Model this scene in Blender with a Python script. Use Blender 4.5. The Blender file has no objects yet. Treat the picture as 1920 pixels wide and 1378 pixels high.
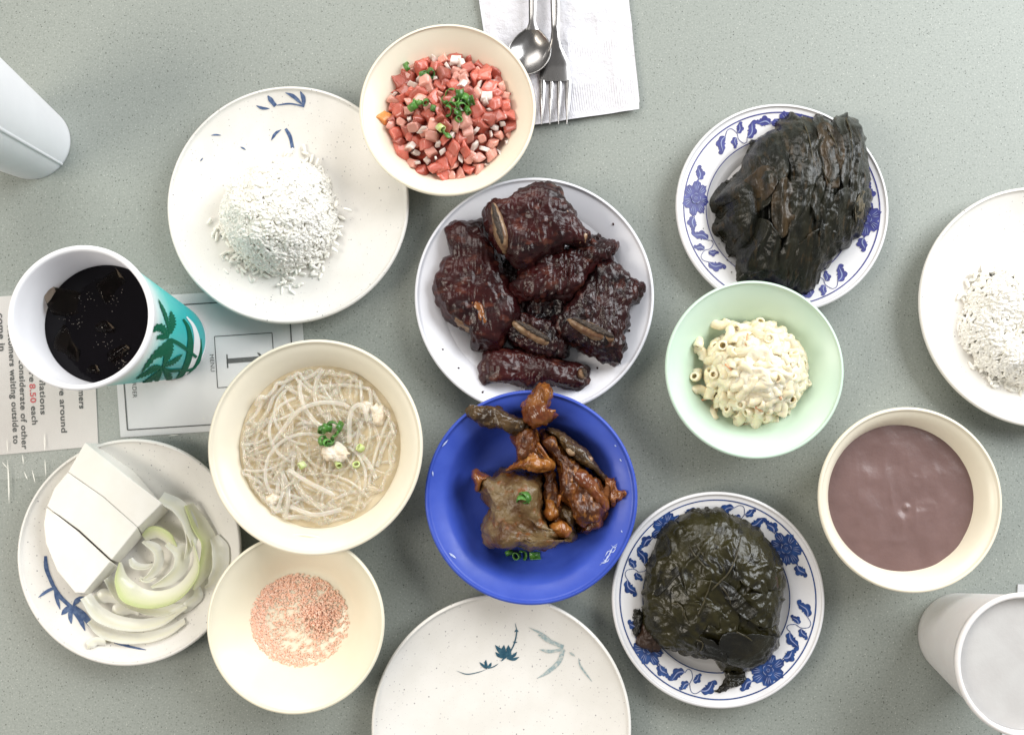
import bpy, bmesh, math, random
import numpy as np
from mathutils import Vector, Matrix, Euler

# ---------------------------------------------------------------- camera, world, lights, exposure
SC = bpy.context.scene
W_PX, H_PX, F_PX = 1920.0, 1378.0, 1600.0        # photograph frame and focal length in its pixels
DIST, TILT = 0.667, math.radians(4.5)             # camera to table centre, tilt away from straight down
CAM = np.array([0.0, -DIST * math.sin(TILT), DIST * math.cos(TILT)])
cam_d = bpy.data.cameras.new('camera'); cam = bpy.data.objects.new('camera', cam_d)
SC.collection.objects.link(cam); SC.camera = cam
cam.location = CAM; cam.rotation_euler = (TILT, 0, 0)
cam_d.sensor_width = 36.0; cam_d.lens = 36.0 * F_PX / W_PX; cam_d.clip_start = 0.02; cam_d.clip_end = 50

wd = bpy.data.worlds.new('World'); SC.world = wd; wd.use_nodes = True
wd.node_tree.nodes['Background'].inputs[0].default_value = (0.98, 0.97, 0.95, 1)
wd.node_tree.nodes['Background'].inputs[1].default_value = 0.31

def area(name, loc, target, sx, sy, power, col):
    l = bpy.data.lights.new(name, 'AREA'); l.shape = 'RECTANGLE'; l.size = sx; l.size_y = sy
    l.energy = power; l.color = col
    o = bpy.data.objects.new(name, l); SC.collection.objects.link(o); o.location = loc
    o.rotation_euler = (Vector(target) - Vector(loc)).to_track_quat('-Z', 'Y').to_euler()
    return o
area('window_light', (1.20, 0.75, 0.95), (0.1, 0.05, 0), 1.1, 1.1, 38.0, (0.95, 0.98, 1.0))
area('far_fill_light', (-0.45, 1.55, 1.25), (0, 0, 0), 1.3, 1.0, 23.0, (1.0, 0.97, 0.92))  # soft fill added from the far side
area('left_fill_light', (-1.45, -0.30, 1.35), (-.1, 0, 0), 0.8, 0.8, 22.0, (1.0, 0.93, 0.82))  # warm fill added on the left to lift the rice's shaded side
SC.view_settings.view_transform = 'Standard'; SC.view_settings.look = 'None'
SC.view_settings.exposure = -0.08; SC.view_settings.gamma = 1.0; SC.view_settings.use_curve_mapping = False
SC.render.engine = 'CYCLES'; SC.cycles.use_denoising = True
SC.cycles.max_bounces = 10; SC.cycles.transmission_bounces = 8; SC.cycles.transparent_max_bounces = 40

# ---------------------------------------------------------------- helpers: pixels to the table, noise
random.seed(7); rng = np.random.default_rng(7)
CT, ST = math.cos(TILT), math.sin(TILT)
def ray(px, py):
    x = (px - W_PX / 2) / F_PX; y = -(py - H_PX / 2) / F_PX
    return np.array([x, y * CT + ST, y * ST - CT])
def P(px, py, z=0.0):
    d = ray(px, py); t = (z - CAM[2]) / d[2]
    return CAM + d * t
def mpp(px, py, z=0.0):                            # metres per photograph pixel at that point
    p = P(px, py, z) - CAM
    return abs(p @ np.array([0, ST, -CT])) / F_PX
_perm = rng.permutation(256); _perm = np.concatenate([_perm, _perm, _perm])
_val = rng.uniform(-1, 1, 256)
def vnoise(p):
    p = np.asarray(p, float); i = np.floor(p).astype(int); f = p - i; u = f * f * f * (f * (f * 6 - 15) + 10)
    i &= 255
    def h(a, b, c): return _val[_perm[_perm[_perm[(i[:, 0] + a) & 255] + ((i[:, 1] + b) & 255)] + ((i[:, 2] + c) & 255)]]
    r = 0
    for a in (0, 1):
        for b in (0, 1):
            for c in (0, 1):
                w = (u[:, 0] if a else 1 - u[:, 0]) * (u[:, 1] if b else 1 - u[:, 1]) * (u[:, 2] if c else 1 - u[:, 2])
                r = r + w * h(a, b, c)
    return r
def fbm(p, octv=4, gain=.5):
    p = np.asarray(p, float); r = 0; a = 1
    for k in range(octv): r = r + a * vnoise(p * (2 ** k) + 17.3 * k); a *= gain
    return r
def ridged(p, octv=3, gain=.5):
    p = np.asarray(p, float); r = 0; a = 1
    for k in range(octv): r = r + a * (1 - 2 * np.abs(vnoise(p * (2 ** k) + 9.1 * k))); a *= gain
    return r
def spline(pts, n, closed=False):
    pts = np.asarray(pts, float); m = len(pts)
    if closed:
        Q = np.vstack([pts[-1:], pts, pts[:2]]); seg = m
    else:
        Q = np.vstack([2 * pts[0] - pts[1], pts, 2 * pts[-1] - pts[-2]]); seg = m - 1
    # sample evenly by chord length
    ch = np.linalg.norm(np.diff(np.vstack([pts, pts[:1]]) if closed else pts, axis=0), axis=1) + 1e-9
    cum = np.concatenate([[0], np.cumsum(ch)])
    s = np.linspace(0, cum[-1], n, endpoint=not closed)
    k = np.clip(np.searchsorted(cum, s, 'right') - 1, 0, seg - 1); t = ((s - cum[k]) / ch[k])[:, None]
    p0, p1, p2, p3 = Q[k], Q[k + 1], Q[k + 2], Q[k + 3]
    return .5 * ((2 * p1) + (-p0 + p2) * t + (2 * p0 - 5 * p1 + 4 * p2 - p3) * t * t + (-p0 + 3 * p1 - 3 * p2 + p3) * t ** 3)

# ---------------------------------------------------------------- helpers: objects
ORG = {}
def link(o, parent=None):
    SC.collection.objects.link(o)
    if parent is not None: o.parent = parent
    return o
def tag(o, label, cat, group=None, kind=None):
    o['label'] = label; o['category'] = cat
    if group: o['group'] = group
    if kind: o['kind'] = kind
    return o
def empty(name, loc, label, cat, group=None):
    o = bpy.data.objects.new(name, None); o.empty_display_size = .01; o.location = loc; link(o)
    ORG[o.name] = np.array(loc, float); tag(o, label, cat, group); return o
def to_mesh(name, V, F, mats, smooth=True, mi=None):
    V = np.asarray(V, float)
    Fl = [tuple(int(i) for i in f) for f in F]; c0 = V.mean(0)        # faces turned outward (closed shapes) or upward (sheets)
    T_ = np.array([(f[0], f[k], f[k + 1]) for f in Fl for k in range(1, len(f) - 1)]); A_, B_, C_ = V[T_[:, 0]] - c0, V[T_[:, 1]] - c0, V[T_[:, 2]] - c0
    Nn_ = np.cross(B_ - A_, C_ - A_); vol = (A_ * np.cross(B_, C_)).sum() / 6; ar = np.linalg.norm(Nn_, axis=1).sum() / 2
    sgn = vol if abs(vol) > .02 * ar ** 1.5 / 6 else Nn_[:, 2].sum()
    if sgn < 0: Fl = [f[::-1] for f in Fl]
    F = Fl
    me = bpy.data.meshes.new(name); me.from_pydata([tuple(v) for v in V], [], [tuple(int(i) for i in f) for f in F])
    for m in (mats if isinstance(mats, (list, tuple)) else [mats]): me.materials.append(m)
    if mi is not None: me.polygons.foreach_set('material_index', mi)
    if smooth: me.polygons.foreach_set('use_smooth', [True] * len(me.polygons))
    me.update(); return me
def mk(name, V, F, mat, parent=None, org=None, smooth=True, mi=None):
    """world-space verts -> object; origin at org (top level) or the parent's origin"""
    V = np.asarray(V, float)
    if parent is not None: o0 = ORG[parent.name]
    else: o0 = np.array(org if org is not None else (V[:, 0].mean(), V[:, 1].mean(), V[:, 2].min()), float)
    o = bpy.data.objects.new(name, to_mesh(name, V - o0, F, mat, smooth, mi)); link(o, parent)
    if parent is None: o.location = o0
    ORG[o.name] = o0
    return o
def inst(name, me, loc, rot, scl, parent):
    o = bpy.data.objects.new(name, me); link(o, parent)
    o.location = np.asarray(loc) - ORG[parent.name]; o.rotation_euler = rot; o.scale = scl
    return o
def grid_faces(nu, nv, closed_u=False):
    F = []
    for i in range(nu if closed_u else nu - 1):
        a = i * nv; b = ((i + 1) % nu) * nv
        for j in range(nv - 1): F.append((a + j, b + j, b + j + 1, a + j + 1))
    return F
def lathe(prof, c, n=128):
    prof = np.asarray(prof, float); V = []; m = len(prof)
    a = np.linspace(0, 2 * math.pi, n, endpoint=False)
    V = np.empty((n, m, 3)); V[:, :, 0] = c[0] + np.cos(a)[:, None] * prof[None, :, 0]
    V[:, :, 1] = c[1] + np.sin(a)[:, None] * prof[None, :, 0]; V[:, :, 2] = c[2] + prof[None, :, 1]
    return V.reshape(-1, 3), grid_faces(n, m, True)
def tube(pts, rad, seg=8, flat=1.0, up=(0, 0, 1)):
    pts = np.asarray(pts, float); n = len(pts); rad = np.broadcast_to(np.asarray(rad, float), (n,))
    T = np.gradient(pts, axis=0); T /= np.linalg.norm(T, axis=1)[:, None] + 1e-12
    U = np.cross(T, np.array(up, float)); l = np.linalg.norm(U, axis=1)[:, None]
    U = np.where(l > 1e-4, U / (l + 1e-12), np.array([1., 0, 0])); B = np.cross(U, T)
    a = np.linspace(0, 2 * math.pi, seg, endpoint=False)
    V = pts[:, None] + rad[:, None, None] * (np.cos(a)[None, :, None] * U[:, None] + flat * np.sin(a)[None, :, None] * B[:, None])
    V = V.reshape(-1, 3); F = []
    for i in range(n - 1):
        for j in range(seg):
            F.append((i * seg + j, i * seg + (j + 1) % seg, (i + 1) * seg + (j + 1) % seg, (i + 1) * seg + j))
    F.append(tuple(range(seg))[::-1]); F.append(tuple((n - 1) * seg + j for j in range(seg)))
    return V, F
def join(parts):
    V = []; F = []; k = 0
    for v, f in parts:
        V.append(np.asarray(v)); F += [tuple(i + k for i in q) for q in f]; k += len(v)
    return np.vstack(V), F
def vnormals(V, F):
    N = np.zeros_like(V); Q = np.array([f if len(f) == 4 else (f[0], f[1], f[2], f[2]) for f in F])
    n = np.cross(V[Q[:, 2]] - V[Q[:, 0]], V[Q[:, 3]] - V[Q[:, 1]])
    for k in range(4): np.add.at(N, Q[:, k], n)
    return N / (np.linalg.norm(N, axis=1)[:, None] + 1e-12)

def sharpen(o, deg=40):
    bm = bmesh.new(); bm.from_mesh(o.data)
    for e in bm.edges:
        if len(e.link_faces) == 2 and e.calc_face_angle(0) > math.radians(deg): e.smooth = False
    bm.to_mesh(o.data); bm.free(); return o

# ---------------------------------------------------------------- helpers: procedural materials
def M(name, col, rough=.5, col2=None, nscale=60, nlo=.4, nhi=.6, bump=0, bscale=300, bdist=.001, sss=0, sssr=(.004, .003, .002),
      trans=0, ior=1.45, metal=0, coat=0, crough=.12, specks=(), rvar=0, spec=.5, alpha=1.0, detail=4, stretch=None, rand=0, col3=None, sheen=0):
    m = bpy.data.materials.new(name); m.use_nodes = True; nt = m.node_tree; N = nt.nodes; L = nt.links
    b = N['Principled BSDF']; tc = N.new('ShaderNodeTexCoord'); src = tc.outputs['Object']
    if stretch is not None:
        mp = N.new('ShaderNodeMapping'); mp.inputs['Scale'].default_value = stretch[0]; mp.inputs['Rotation'].default_value = stretch[1]
        L.new(src, mp.inputs[0]); src = mp.outputs[0]
    def noise(scale, det=detail, r=.55):
        n = N.new('ShaderNodeTexNoise'); n.inputs['Scale'].default_value = scale; n.inputs['Detail'].default_value = det
        n.inputs['Roughness'].default_value = r; L.new(src, n.inputs['Vector']); return n.outputs['Fac']
    def mix(fac, a, c):
        x = N.new('ShaderNodeMix'); x.data_type = 'RGBA'
        if hasattr(fac, 'is_linked'): L.new(fac, x.inputs[0])
        else: x.inputs[0].default_value = fac
        for s, v in ((6, a), (7, c)):
            if hasattr(v, 'is_linked'): L.new(v, x.inputs[s])
            else: x.inputs[s].default_value = (*v, 1)
        return x.outputs[2]
    def rng_(v, lo, hi, a=0., c=1.):
        r = N.new('ShaderNodeMapRange'); L.new(v, r.inputs[0]); r.inputs[1].default_value = lo; r.inputs[2].default_value = hi
        r.inputs[3].default_value = a; r.inputs[4].default_value = c; return r.outputs[0]
    c = tuple(col)
    if col2 is not None: c = mix(rng_(noise(nscale), nlo, nhi), col, col2)
    if col3 is not None: c = mix(rng_(noise(nscale * 2.3), .55, .68), c, col3)
    for (sc_, th, sc_col, soft) in specks:
        v = N.new('ShaderNodeTexVoronoi'); v.inputs['Scale'].default_value = sc_; L.new(src, v.inputs['Vector'])
        if 'Randomness' in v.inputs: v.inputs['Randomness'].default_value = 1
        # only some cells carry a speck: gate on the cell colour
        sep = N.new('ShaderNodeSeparateColor'); L.new(v.outputs['Color'], sep.inputs[0])
        gate = rng_(sep.outputs[0], .62, .64)
        f = rng_(v.outputs['Distance'], th, th * .45, 0, soft); mm = N.new('ShaderNodeMath'); mm.operation = 'MULTIPLY'
        L.new(f, mm.inputs[0]); L.new(gate, mm.inputs[1]); c = mix(mm.outputs[0], c, sc_col)
    if rand:
        oi = N.new('ShaderNodeObjectInfo'); hs = N.new('ShaderNodeHueSaturation')
        L.new(rng_(oi.outputs['Random'], 0, 1, 1 - rand, 1 + rand), hs.inputs['Value'])
        if hasattr(c, 'is_linked'): L.new(c, hs.inputs['Color'])
        else: hs.inputs['Color'].default_value = (*c, 1)
        c = hs.outputs[0]
    if hasattr(c, 'is_linked'): L.new(c, b.inputs['Base Color'])
    else: b.inputs['Base Color'].default_value = (*c, 1)
    if rvar: L.new(rng_(noise(nscale * 1.7), .3, .7, max(.03, rough - rvar), rough + rvar), b.inputs['Roughness'])
    else: b.inputs['Roughness'].default_value = rough
    b.inputs['Metallic'].default_value = metal; b.inputs['IOR'].default_value = ior; b.inputs['Specular IOR Level'].default_value = spec
    b.inputs['Transmission Weight'].default_value = trans; b.inputs['Coat Weight'].default_value = coat; b.inputs['Coat Roughness'].default_value = crough
    b.inputs['Alpha'].default_value = alpha
    if sss:
        b.inputs['Subsurface Weight'].default_value = sss; b.inputs['Subsurface Radius'].default_value = (1, sssr[1] / sssr[0], sssr[2] / sssr[0])
        b.inputs['Subsurface Scale'].default_value = sssr[0]
    if bump:
        bp = N.new('ShaderNodeBump'); bp.inputs['Strength'].default_value = bump; bp.inputs['Distance'].default_value = bdist
        L.new(noise(bscale, 5, .6), bp.inputs['Height']); L.new(bp.outputs[0], b.inputs['Normal'])
    return m

# ---------------------------------------------------------------- helpers: lumps and prints
class Lump:
    """closed organic solid: an outline (photo pixels, seen at height zmid) filled with rings, domed on top, flatter below"""
    def __init__(s, outline, zlow, h, p=3.0, q=.5, jag=0, jags=300, n=150, m=30, center=None, zpx=None, seed=0, tilt=(0, 0), belly=.25, edge=0.0):
        s.edge = edge
        zp = zlow + h * .6 if zpx is None else zpx
        o = spline(outline, n, True); s.O = np.array([P(a, b, zp)[:2] for a, b in o])
        s.c = s.O.mean(0) if center is None else P(center[0], center[1], zp)[:2]
        if jag:
            d = s.O - s.c; L = np.linalg.norm(d, axis=1)
            k = fbm(np.c_[s.O * jags, np.full(n, seed * 3.7)], 3); s.O = s.c + d * (1 + jag * k / L)[:, None]
        s.zlow, s.h, s.p, s.q, s.n, s.m, s.seed, s.tilt, s.belly = zlow, h, p, q, n, m, seed, tilt, belly
        kk = max(3, n // 9); ker = np.hanning(2 * kk + 1); ker /= ker.sum()           # inner rings follow a smoothed outline
        s.S = np.stack([np.convolve(np.concatenate([s.O[-kk:, a], s.O[:, a], s.O[:kk, a]]), ker, 'valid') for a in (0, 1)], 1)
        s.S = s.c + (s.S - s.c) * 1.03
        d = s.S - s.c; s.ang = np.arctan2(d[:, 1], d[:, 0]); s.rad = np.linalg.norm(d, axis=1)
        k = np.argsort(s.ang); s.ang = s.ang[k]; s.rad = s.rad[k]
    def top(s, xy):
        d = xy - s.c; a = np.arctan2(d[:, 1], d[:, 0]); R = np.interp(a, s.ang, s.rad, period=2 * math.pi)
        t = np.clip(np.linalg.norm(d, axis=1) / R, 0, 1)
        return s.zlow + s.h * (s.belly + (1 - s.belly) * (1 - t ** s.p) ** s.q) + d @ np.array(s.tilt)
    def build(s, disp=None):
        n, m = s.n, s.m; rings = []
        T = 1 - (1 - np.linspace(0, 1, m)) ** 1.5; T[0] = .002
        for t in T:
            k_ = t ** 7; xy = s.c + (s.S * (1 - k_) + s.O * k_ - s.c) * t
            z = s.zlow + s.h * (s.belly + (1 - s.belly) * max(0, 1 - t ** s.p) ** s.q) + (xy - s.c) @ np.array(s.tilt)
            rings.append(np.c_[xy, z])
        for t, zz in ((1.0, .12), (.97, .03), (.85, 0), (.4, 0), (.002, 0)):
            xy = s.c + (s.O - s.c) * t; rings.append(np.c_[xy, s.zlow + s.h * s.belly * zz * 4 * .5 + (xy - s.c) @ np.array(s.tilt)])
        A = np.stack(rings, 1); V = A.reshape(-1, 3); F = grid_faces(n, A.shape[1], True)
        if disp is not None:
            Nn = -vnormals(V, F); w = np.ones((n, A.shape[1])); w[:, m + 2:] = .15; w[:, :m] *= (1 - s.edge * T ** 5)[None, :]; w = w.reshape(-1)
            d = disp(V)
            V = V + Nn * (d * w)[:, None]
        V[:, 2] = np.maximum(V[:, 2], s.zlow - .004 + (V[:, :2] - s.c) @ np.array(s.tilt))
        return V, F
def ribbon(pts, w, n=14, taper=(0.1, .1), prof=None):
    """2-D stroke -> strip grid of points (n,3,2); widths in the same unit"""
    c = spline(pts, n) if len(pts) > 2 else np.linspace(pts[0], pts[1], n)
    c = np.asarray(c, float); T = np.gradient(c, axis=0); T /= np.linalg.norm(T, axis=1)[:, None] + 1e-9
    Nn = np.c_[-T[:, 1], T[:, 0]]; t = np.linspace(0, 1, n)
    k = prof(t) if prof else np.interp(t, [0, .35, .7, 1], [taper[0], 1, .85, taper[1]])
    return np.stack([c + Nn * (w * .5 * k)[:, None], c, c - Nn * (w * .5 * k)[:, None]], 1)
def strips_mesh(strips, mp):
    parts = []
    for s in strips:
        a, b = s.shape[:2]; V = np.array([mp(*q) for q in s.reshape(-1, 2)]); parts.append((V, grid_faces(a, b)))
    return join(parts)
def dot(cx, cy, r, n=14, wob=0, sd=0, ay=1.0):
    a = np.linspace(0, 2 * math.pi, n + 1); k = 1 + wob * np.sin(a * 3 + sd) + wob * .7 * np.sin(a * 5 + 2 * sd)
    return np.stack([np.c_[cx + np.cos(a) * r * t * k, cy + ay * np.sin(a) * r * t * k] for t in (0, .5, 1)], 1)
# ================================================================ materials
m_table = M('speckled_laminate', (.258, .282, .258), .45, col2=(.312, .334, .308), nscale=650, nlo=.35, nhi=.65, bump=.04, bscale=700, bdist=.0004,
            specks=[(520, .36, (.14, .155, .135), .6), (340, .21, (.05, .055, .05), .85), (700, .36, (.44, .46, .42), .55), (330, .15, (.62, .63, .59), .7)], spec=.35)
m_cream = M('cream_melamine', (.81, .745, .60), .3, col2=(.83, .765, .625), nscale=30, bump=.03, bscale=160, bdist=.0006, spec=.45)
m_cream2 = M('pale_cream_melamine', (.82, .765, .605), .28, col2=(.84, .785, .63), nscale=30, bump=.03, bscale=160, bdist=.0006, spec=.45)
m_green = M('mint_melamine', (.57, .735, .61), .32, col2=(.60, .755, .635), nscale=30, bump=.03, bscale=180, bdist=.0006, spec=.45)
m_blue = M('cobalt_melamine', (.040, .080, .44), .36, col2=(.05, .095, .48), nscale=40, bump=.05, bscale=160, bdist=.0006, spec=.4, rvar=.08)
m_white = M('white_melamine', (.74, .745, .80), .3, col2=(.77, .77, .82), nscale=25, bump=.02, bscale=150, bdist=.0005, spec=.45)
m_speck = M('speckled_stoneware', (.75, .725, .68), .33, col2=(.79, .765, .725), nscale=35, bump=.03, bscale=200, bdist=.0006,
            specks=[(330, .2, (.36, .33, .34), .7), (170, .115, (.12, .11, .13), .85), (700, .22, (.5, .46, .44), .5)], spec=.4)
m_floral = M('floral_melamine', (.74, .73, .74), .3, col2=(.77, .76, .775), nscale=25, bump=.02, bscale=150, bdist=.0005, spec=.45)
m_ink = M('purple_ink', (.035, .035, .17), .4, col2=(.06, .07, .28), nscale=260, nlo=.35, nhi=.65)
m_inkb = M('blue_ink', (.012, .03, .13), .4, col2=(.022, .075, .26), nscale=260, nlo=.35, nhi=.65)
m_vein = M('light_vein_ink', (.26, .30, .50), .4)
m_brush = M('worn_blue_glaze', (.045, .085, .20), .4, col2=(.14, .20, .33), nscale=350, nlo=.4, nhi=.75)
m_brusht = M('worn_teal_glaze', (.02, .075, .12), .4, col2=(.06, .15, .20), nscale=350, nlo=.4, nhi=.75)
m_brushf = M('faded_teal_glaze', (.28, .38, .40), .4, col2=(.6, .6, .56), nscale=500, nlo=.4, nhi=.7)
m_paper = M('printed_paper', (.60, .57, .55), .6, col2=(.63, .60, .58), nscale=20)
m_card = M('card_paper', (.60, .60, .61), .55, col2=(.63, .63, .63), nscale=20)
m_print = M('black_print', (.02, .022, .022), .6)
m_redp = M('red_print', (.55, .05, .06), .6)
m_tape = M('clear_plastic_film', (.9, .92, .9), .22, alpha=.05, spec=.5, bump=.12, bscale=120, bdist=.001)
m_crease_glint = M('plastic_crease_glint', (.85, .84, .78), .2, alpha=.75)
m_napkin = M('white_tissue', (.70, .69, .735), .85, bump=.7, bscale=90, bdist=.004, sss=.15, sssr=(.003, .003, .003))
m_steel = M('brushed_steel', (.31, .30, .295), .27, metal=1, bump=.03, bscale=900, bdist=.0003, rvar=.06, stretch=((1, .08, 1), (0, 0, 0)))
m_pcup = M('white_paper_cup', (.82, .82, .85), .42, col2=(.84, .84, .87), nscale=40)
m_foam = M('white_foam_cup', (.78, .75, .74), .5, col2=(.80, .775, .765), nscale=60, bump=.06, bscale=500, bdist=.0005, sss=.1)

# ================================================================ the table
org = P(960, 689, 0)
V = [(-2, -2, 0), (2, -2, 0), (2, 2, 0), (-2, 2, 0), (-2, -2, -.03), (2, -2, -.03), (2, 2, -.03), (-2, 2, -.03)]
tb = mk('table', V, [(0, 1, 2, 3), (7, 6, 5, 4), (0, 4, 5, 1), (1, 5, 6, 2), (2, 6, 7, 3), (3, 7, 4, 0)], m_table, org=(0, 0, 0), smooth=False)
tb['kind'] = 'structure'; tag(tb, 'grey green speckled solid table top under all the dishes', 'table')

# ---------------------------------------------------------------- paper notice, table card, plastic film
def sheet(name, corners, z, th, mat, nu=24, nv=24, wav=.0):
    C = [P(a, b, z) for a, b in corners]; U = np.linspace(0, 1, nu); Vv = np.linspace(0, 1, nv); G = np.empty((nu, nv, 3))
    for i, u in enumerate(U):
        for j, v in enumerate(Vv): G[i, j] = (1 - v) * ((1 - u) * C[0] + u * C[1]) + v * ((1 - u) * C[3] + u * C[2])
    T = G.reshape(-1, 3).copy()
    if wav: T[:, 2] += wav * (1 + vnoise(np.c_[T[:, :2] * 25, np.full(len(T), z * 999)]))
    B = T.copy(); B[:, 2] = z - th; k = len(T); F = [f[::-1] for f in grid_faces(nu, nv)]; F2 = [tuple(i + k for i in f[::-1]) for f in F]
    per = [i * nv for i in range(nu)] + [(nu - 1) * nv + j for j in range(1, nv)] + [i * nv + nv - 1 for i in range(nu - 2, -1, -1)] + [j for j in range(nv - 2, 0, -1)]
    S = [(per[i], per[(i + 1) % len(per)], per[(i + 1) % len(per)] + k, per[i] + k) for i in range(len(per))]
    return mk(name, np.vstack([T, B]), F + F2 + S, mat, smooth=False)
def lettering(name, text, a, b, z, parent, mat, h_px, bold=.0, full=None):
    """flat print from pixel a (start) to pixel b (end) along the baseline; glyph tops to the right of the reading direction"""
    cu = bpy.data.curves.new(name, 'FONT'); cu.body = text; cu.size = 1; cu.offset = bold; cu.space_character = 1.08
    tmp = bpy.data.objects.new('tmp', cu); SC.collection.objects.link(tmp); dg = bpy.context.evaluated_depsgraph_get(); dg.update()
    me = bpy.data.meshes.new_from_object(tmp.evaluated_get(dg)); bpy.data.objects.remove(tmp)
    co = np.array([v.co[:2] for v in me.vertices]); F = [tuple(p.vertices) for p in me.polygons]; bpy.data.meshes.remove(me)
    x0, x1 = co[:, 0].min(), co[:, 0].max(); A, B = np.array(a, float), np.array(b, float); d = B - A; L = np.linalg.norm(d); d /= L
    up = np.array([-d[1], d[0]]) * -1                                   # pixel space, y down
    if up[0] < 0: up = -up
    parts_ = []
    for k, dx in enumerate((-.020, 0, .020) if bold else (0,)):
        V = []
        for x, y in co:
            q = A + d * ((x + dx - x0) / (x1 - x0) * L) + up * ((y + abs(dx) * .3) * h_px); V.append(P(q[0], q[1], z + k * .00004))
        parts_.append((np.array(V), F))
    return mk(name, *join(parts_), mat, parent, smooth=False)
notice = sheet('notice_sheet', [(-60, 560), (172, 545), (184, 836), (-60, 858)], .0009, .0007, m_paper, wav=.00015)
tag(notice, 'white paper notice with bold black lines and a red price, taped under the cola cup', 'notice')
ZP = .0013
for txt, a, b, mt in (('customers', (145.5, 690), (148.5, 766), m_print), ('move around', (109, 695), (115, 811), m_print),
                      ('inflations', (73, 697), (76, 777), m_print), ('considerate of other', (35, 675), (41, 842), m_print),
                      ('customers waiting outside to', (14, 608), (25, 832), m_print), ('come in', (-4, 588), (-1, 658), m_print),
                      ('are', (53.5, 688), (55, 716), m_print), ('8.50', (55, 720), (57, 755), m_redp), ('each', (58, 762), (60, 796), m_print)):
    lettering('lettering', txt, a, b, ZP, notice, mt, 15.5, bold=.012)
card = sheet('table_card', [(208, 560), (562, 538), (580, 796), (226, 820)], .0009, .0007, m_card, wav=.0001)
tag(card, 'white table card with thin black border and a boxed numeral, under the noodle bowl edge', 'card')
def pline(pts, w): return [ribbon([pts[i], pts[(i + 1)]], w, 6, prof=lambda t: np.ones_like(t)) for i in range(len(pts) - 1)]
flatmap = lambda x, y: P(x, y, ZP)
mk('border_line', *strips_mesh(pline([(222, 579), (541, 559), (556, 786), (239, 806), (222, 579)], 2.4), flatmap), m_print, card, smooth=False)
mk('box_line', *strips_mesh(pline([(402, 631), (510, 624), (517, 720), (408, 727), (402, 631)], 1.6), flatmap), m_print, card, smooth=False)
lettering('lettering', 'MENU', (393, 665), (395.5, 697), ZP, card, m_print, 11)
lettering('lettering', 'ORDER', (247, 708), (249, 746), ZP, card, m_print, 11)
one = pline([(425, 677), (492, 672)], 9) + pline([(425.5, 664.5), (427, 690)], 2.6) + [ribbon([(491, 670), (487, 665), (482, 661)], 4.5, 8)]
mk('numeral', *strips_mesh(one, flatmap), m_print, card, smooth=False)
film = sheet('plastic_film', [(-60, 548), (578, 528), (600, 842), (-60, 905)], .0019, .0004, m_tape, 40, 30, wav=.0002)
tag(film, 'clear plastic film taped flat over the paper notice and table card', 'film')
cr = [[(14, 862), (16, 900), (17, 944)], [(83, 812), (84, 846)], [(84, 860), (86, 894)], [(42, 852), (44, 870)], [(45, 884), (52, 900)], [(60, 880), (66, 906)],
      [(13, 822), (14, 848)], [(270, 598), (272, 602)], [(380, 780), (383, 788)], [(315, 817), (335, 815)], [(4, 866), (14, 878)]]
for k, c in enumerate(cr): mk('crease_glint', *strips_mesh([ribbon(c, 2.0 + .9 * (k < 2), 8)], lambda x, y: P(x, y, .0026)), m_crease_glint, film)  # pale slivers paint the highlights along the film's creases

# ================================================================ dishes
DISH = {}
def dish(name, label, cat, cpx, rpx, zrim, inner, foot, mat, group=None, th=.0028, under=None, zfoot=0.0, lip=1.0):
    """lathe: inner = [(r/R, z)] from centre to rim; foot = (r/R, height of the underside bend)"""
    c = P(cpx[0], cpx[1], zrim); R = rpx * mpp(cpx[0], cpx[1], zrim)
    ip = spline([(r * R, z + zfoot) for r, z in inner], 44); ip[0, 0] = 0
    top = ip[-1]; a = np.linspace(math.pi * .62, -math.pi * .45, 9)
    rim = np.c_[top[0] - th * .5 + lip * th * .62 * np.cos(a), top[1] - th * .45 + th * .6 * np.sin(a)]
    un = under or [(.93, -.004 + top[1]), (.75, top[1] * .45 + .001), (foot + .02, .0045), (foot, .0), (foot - .035, .0), (foot - .05, .0025), (0, .003)]
    un = [(r * R, z + (zfoot if z < .02 else 0)) for r, z in un]
    prof = np.vstack([ip[:-1], rim, un]); prof[:, 0] = np.maximum(prof[:, 0], 0)
    V, F = lathe(prof, (c[0], c[1], 0), 144)
    o = mk(name, V, F, mat, org=(c[0], c[1], zfoot)); tag(o, label, cat, group)
    prr = np.maximum.accumulate(ip[:, 0] + np.arange(len(ip)) * 1e-9); pz = ip[:, 1]
    def surf(x, y, off=.0003):
        return np.array([x, y, np.interp(math.hypot(x - c[0], y - c[1]), prr, pz) + off])
    def onpx(px, py, off=.0004):
        z = .01
        for _ in range(7): q = P(px, py, z); z = surf(q[0], q[1], off)[2]
        return P(px, py, z)
    DISH[o.name] = (c, R, surf, onpx); o['_r'] = R
    return o
COUPE = [(0, .0048), (.25, .0049), (.45, .0055), (.60, .0070), (.74, .0098), (.88, .0145), (1, .0195)]
p_rice = dish('dinner_plate', 'speckled off white plate with worn blue bamboo marks, under the tall rice scoop', 'plate', (540, 382), 226, .0195, COUPE, .56, m_speck, 'speckled bamboo plates')
p_rice2 = dish('dinner_plate', 'speckled off white plate holding rice, beside the purple poi bowl', 'plate', (1951, 574), 227, .0195, COUPE, .56, m_speck, 'speckled bamboo plates')
p_onion = dish('dinner_plate', 'speckled plate with blue bamboo branch, holding white pudding slices and onion', 'plate', (243, 1033), 209, .0185, COUPE, .56, m_speck, 'speckled bamboo plates')
p_empty = dish('dinner_plate', 'empty speckled plate with teal bamboo sprig, below the blue bowl', 'plate', (940, 1362), 243, .0195, COUPE, .56, m_speck, 'speckled bamboo plates')
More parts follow.
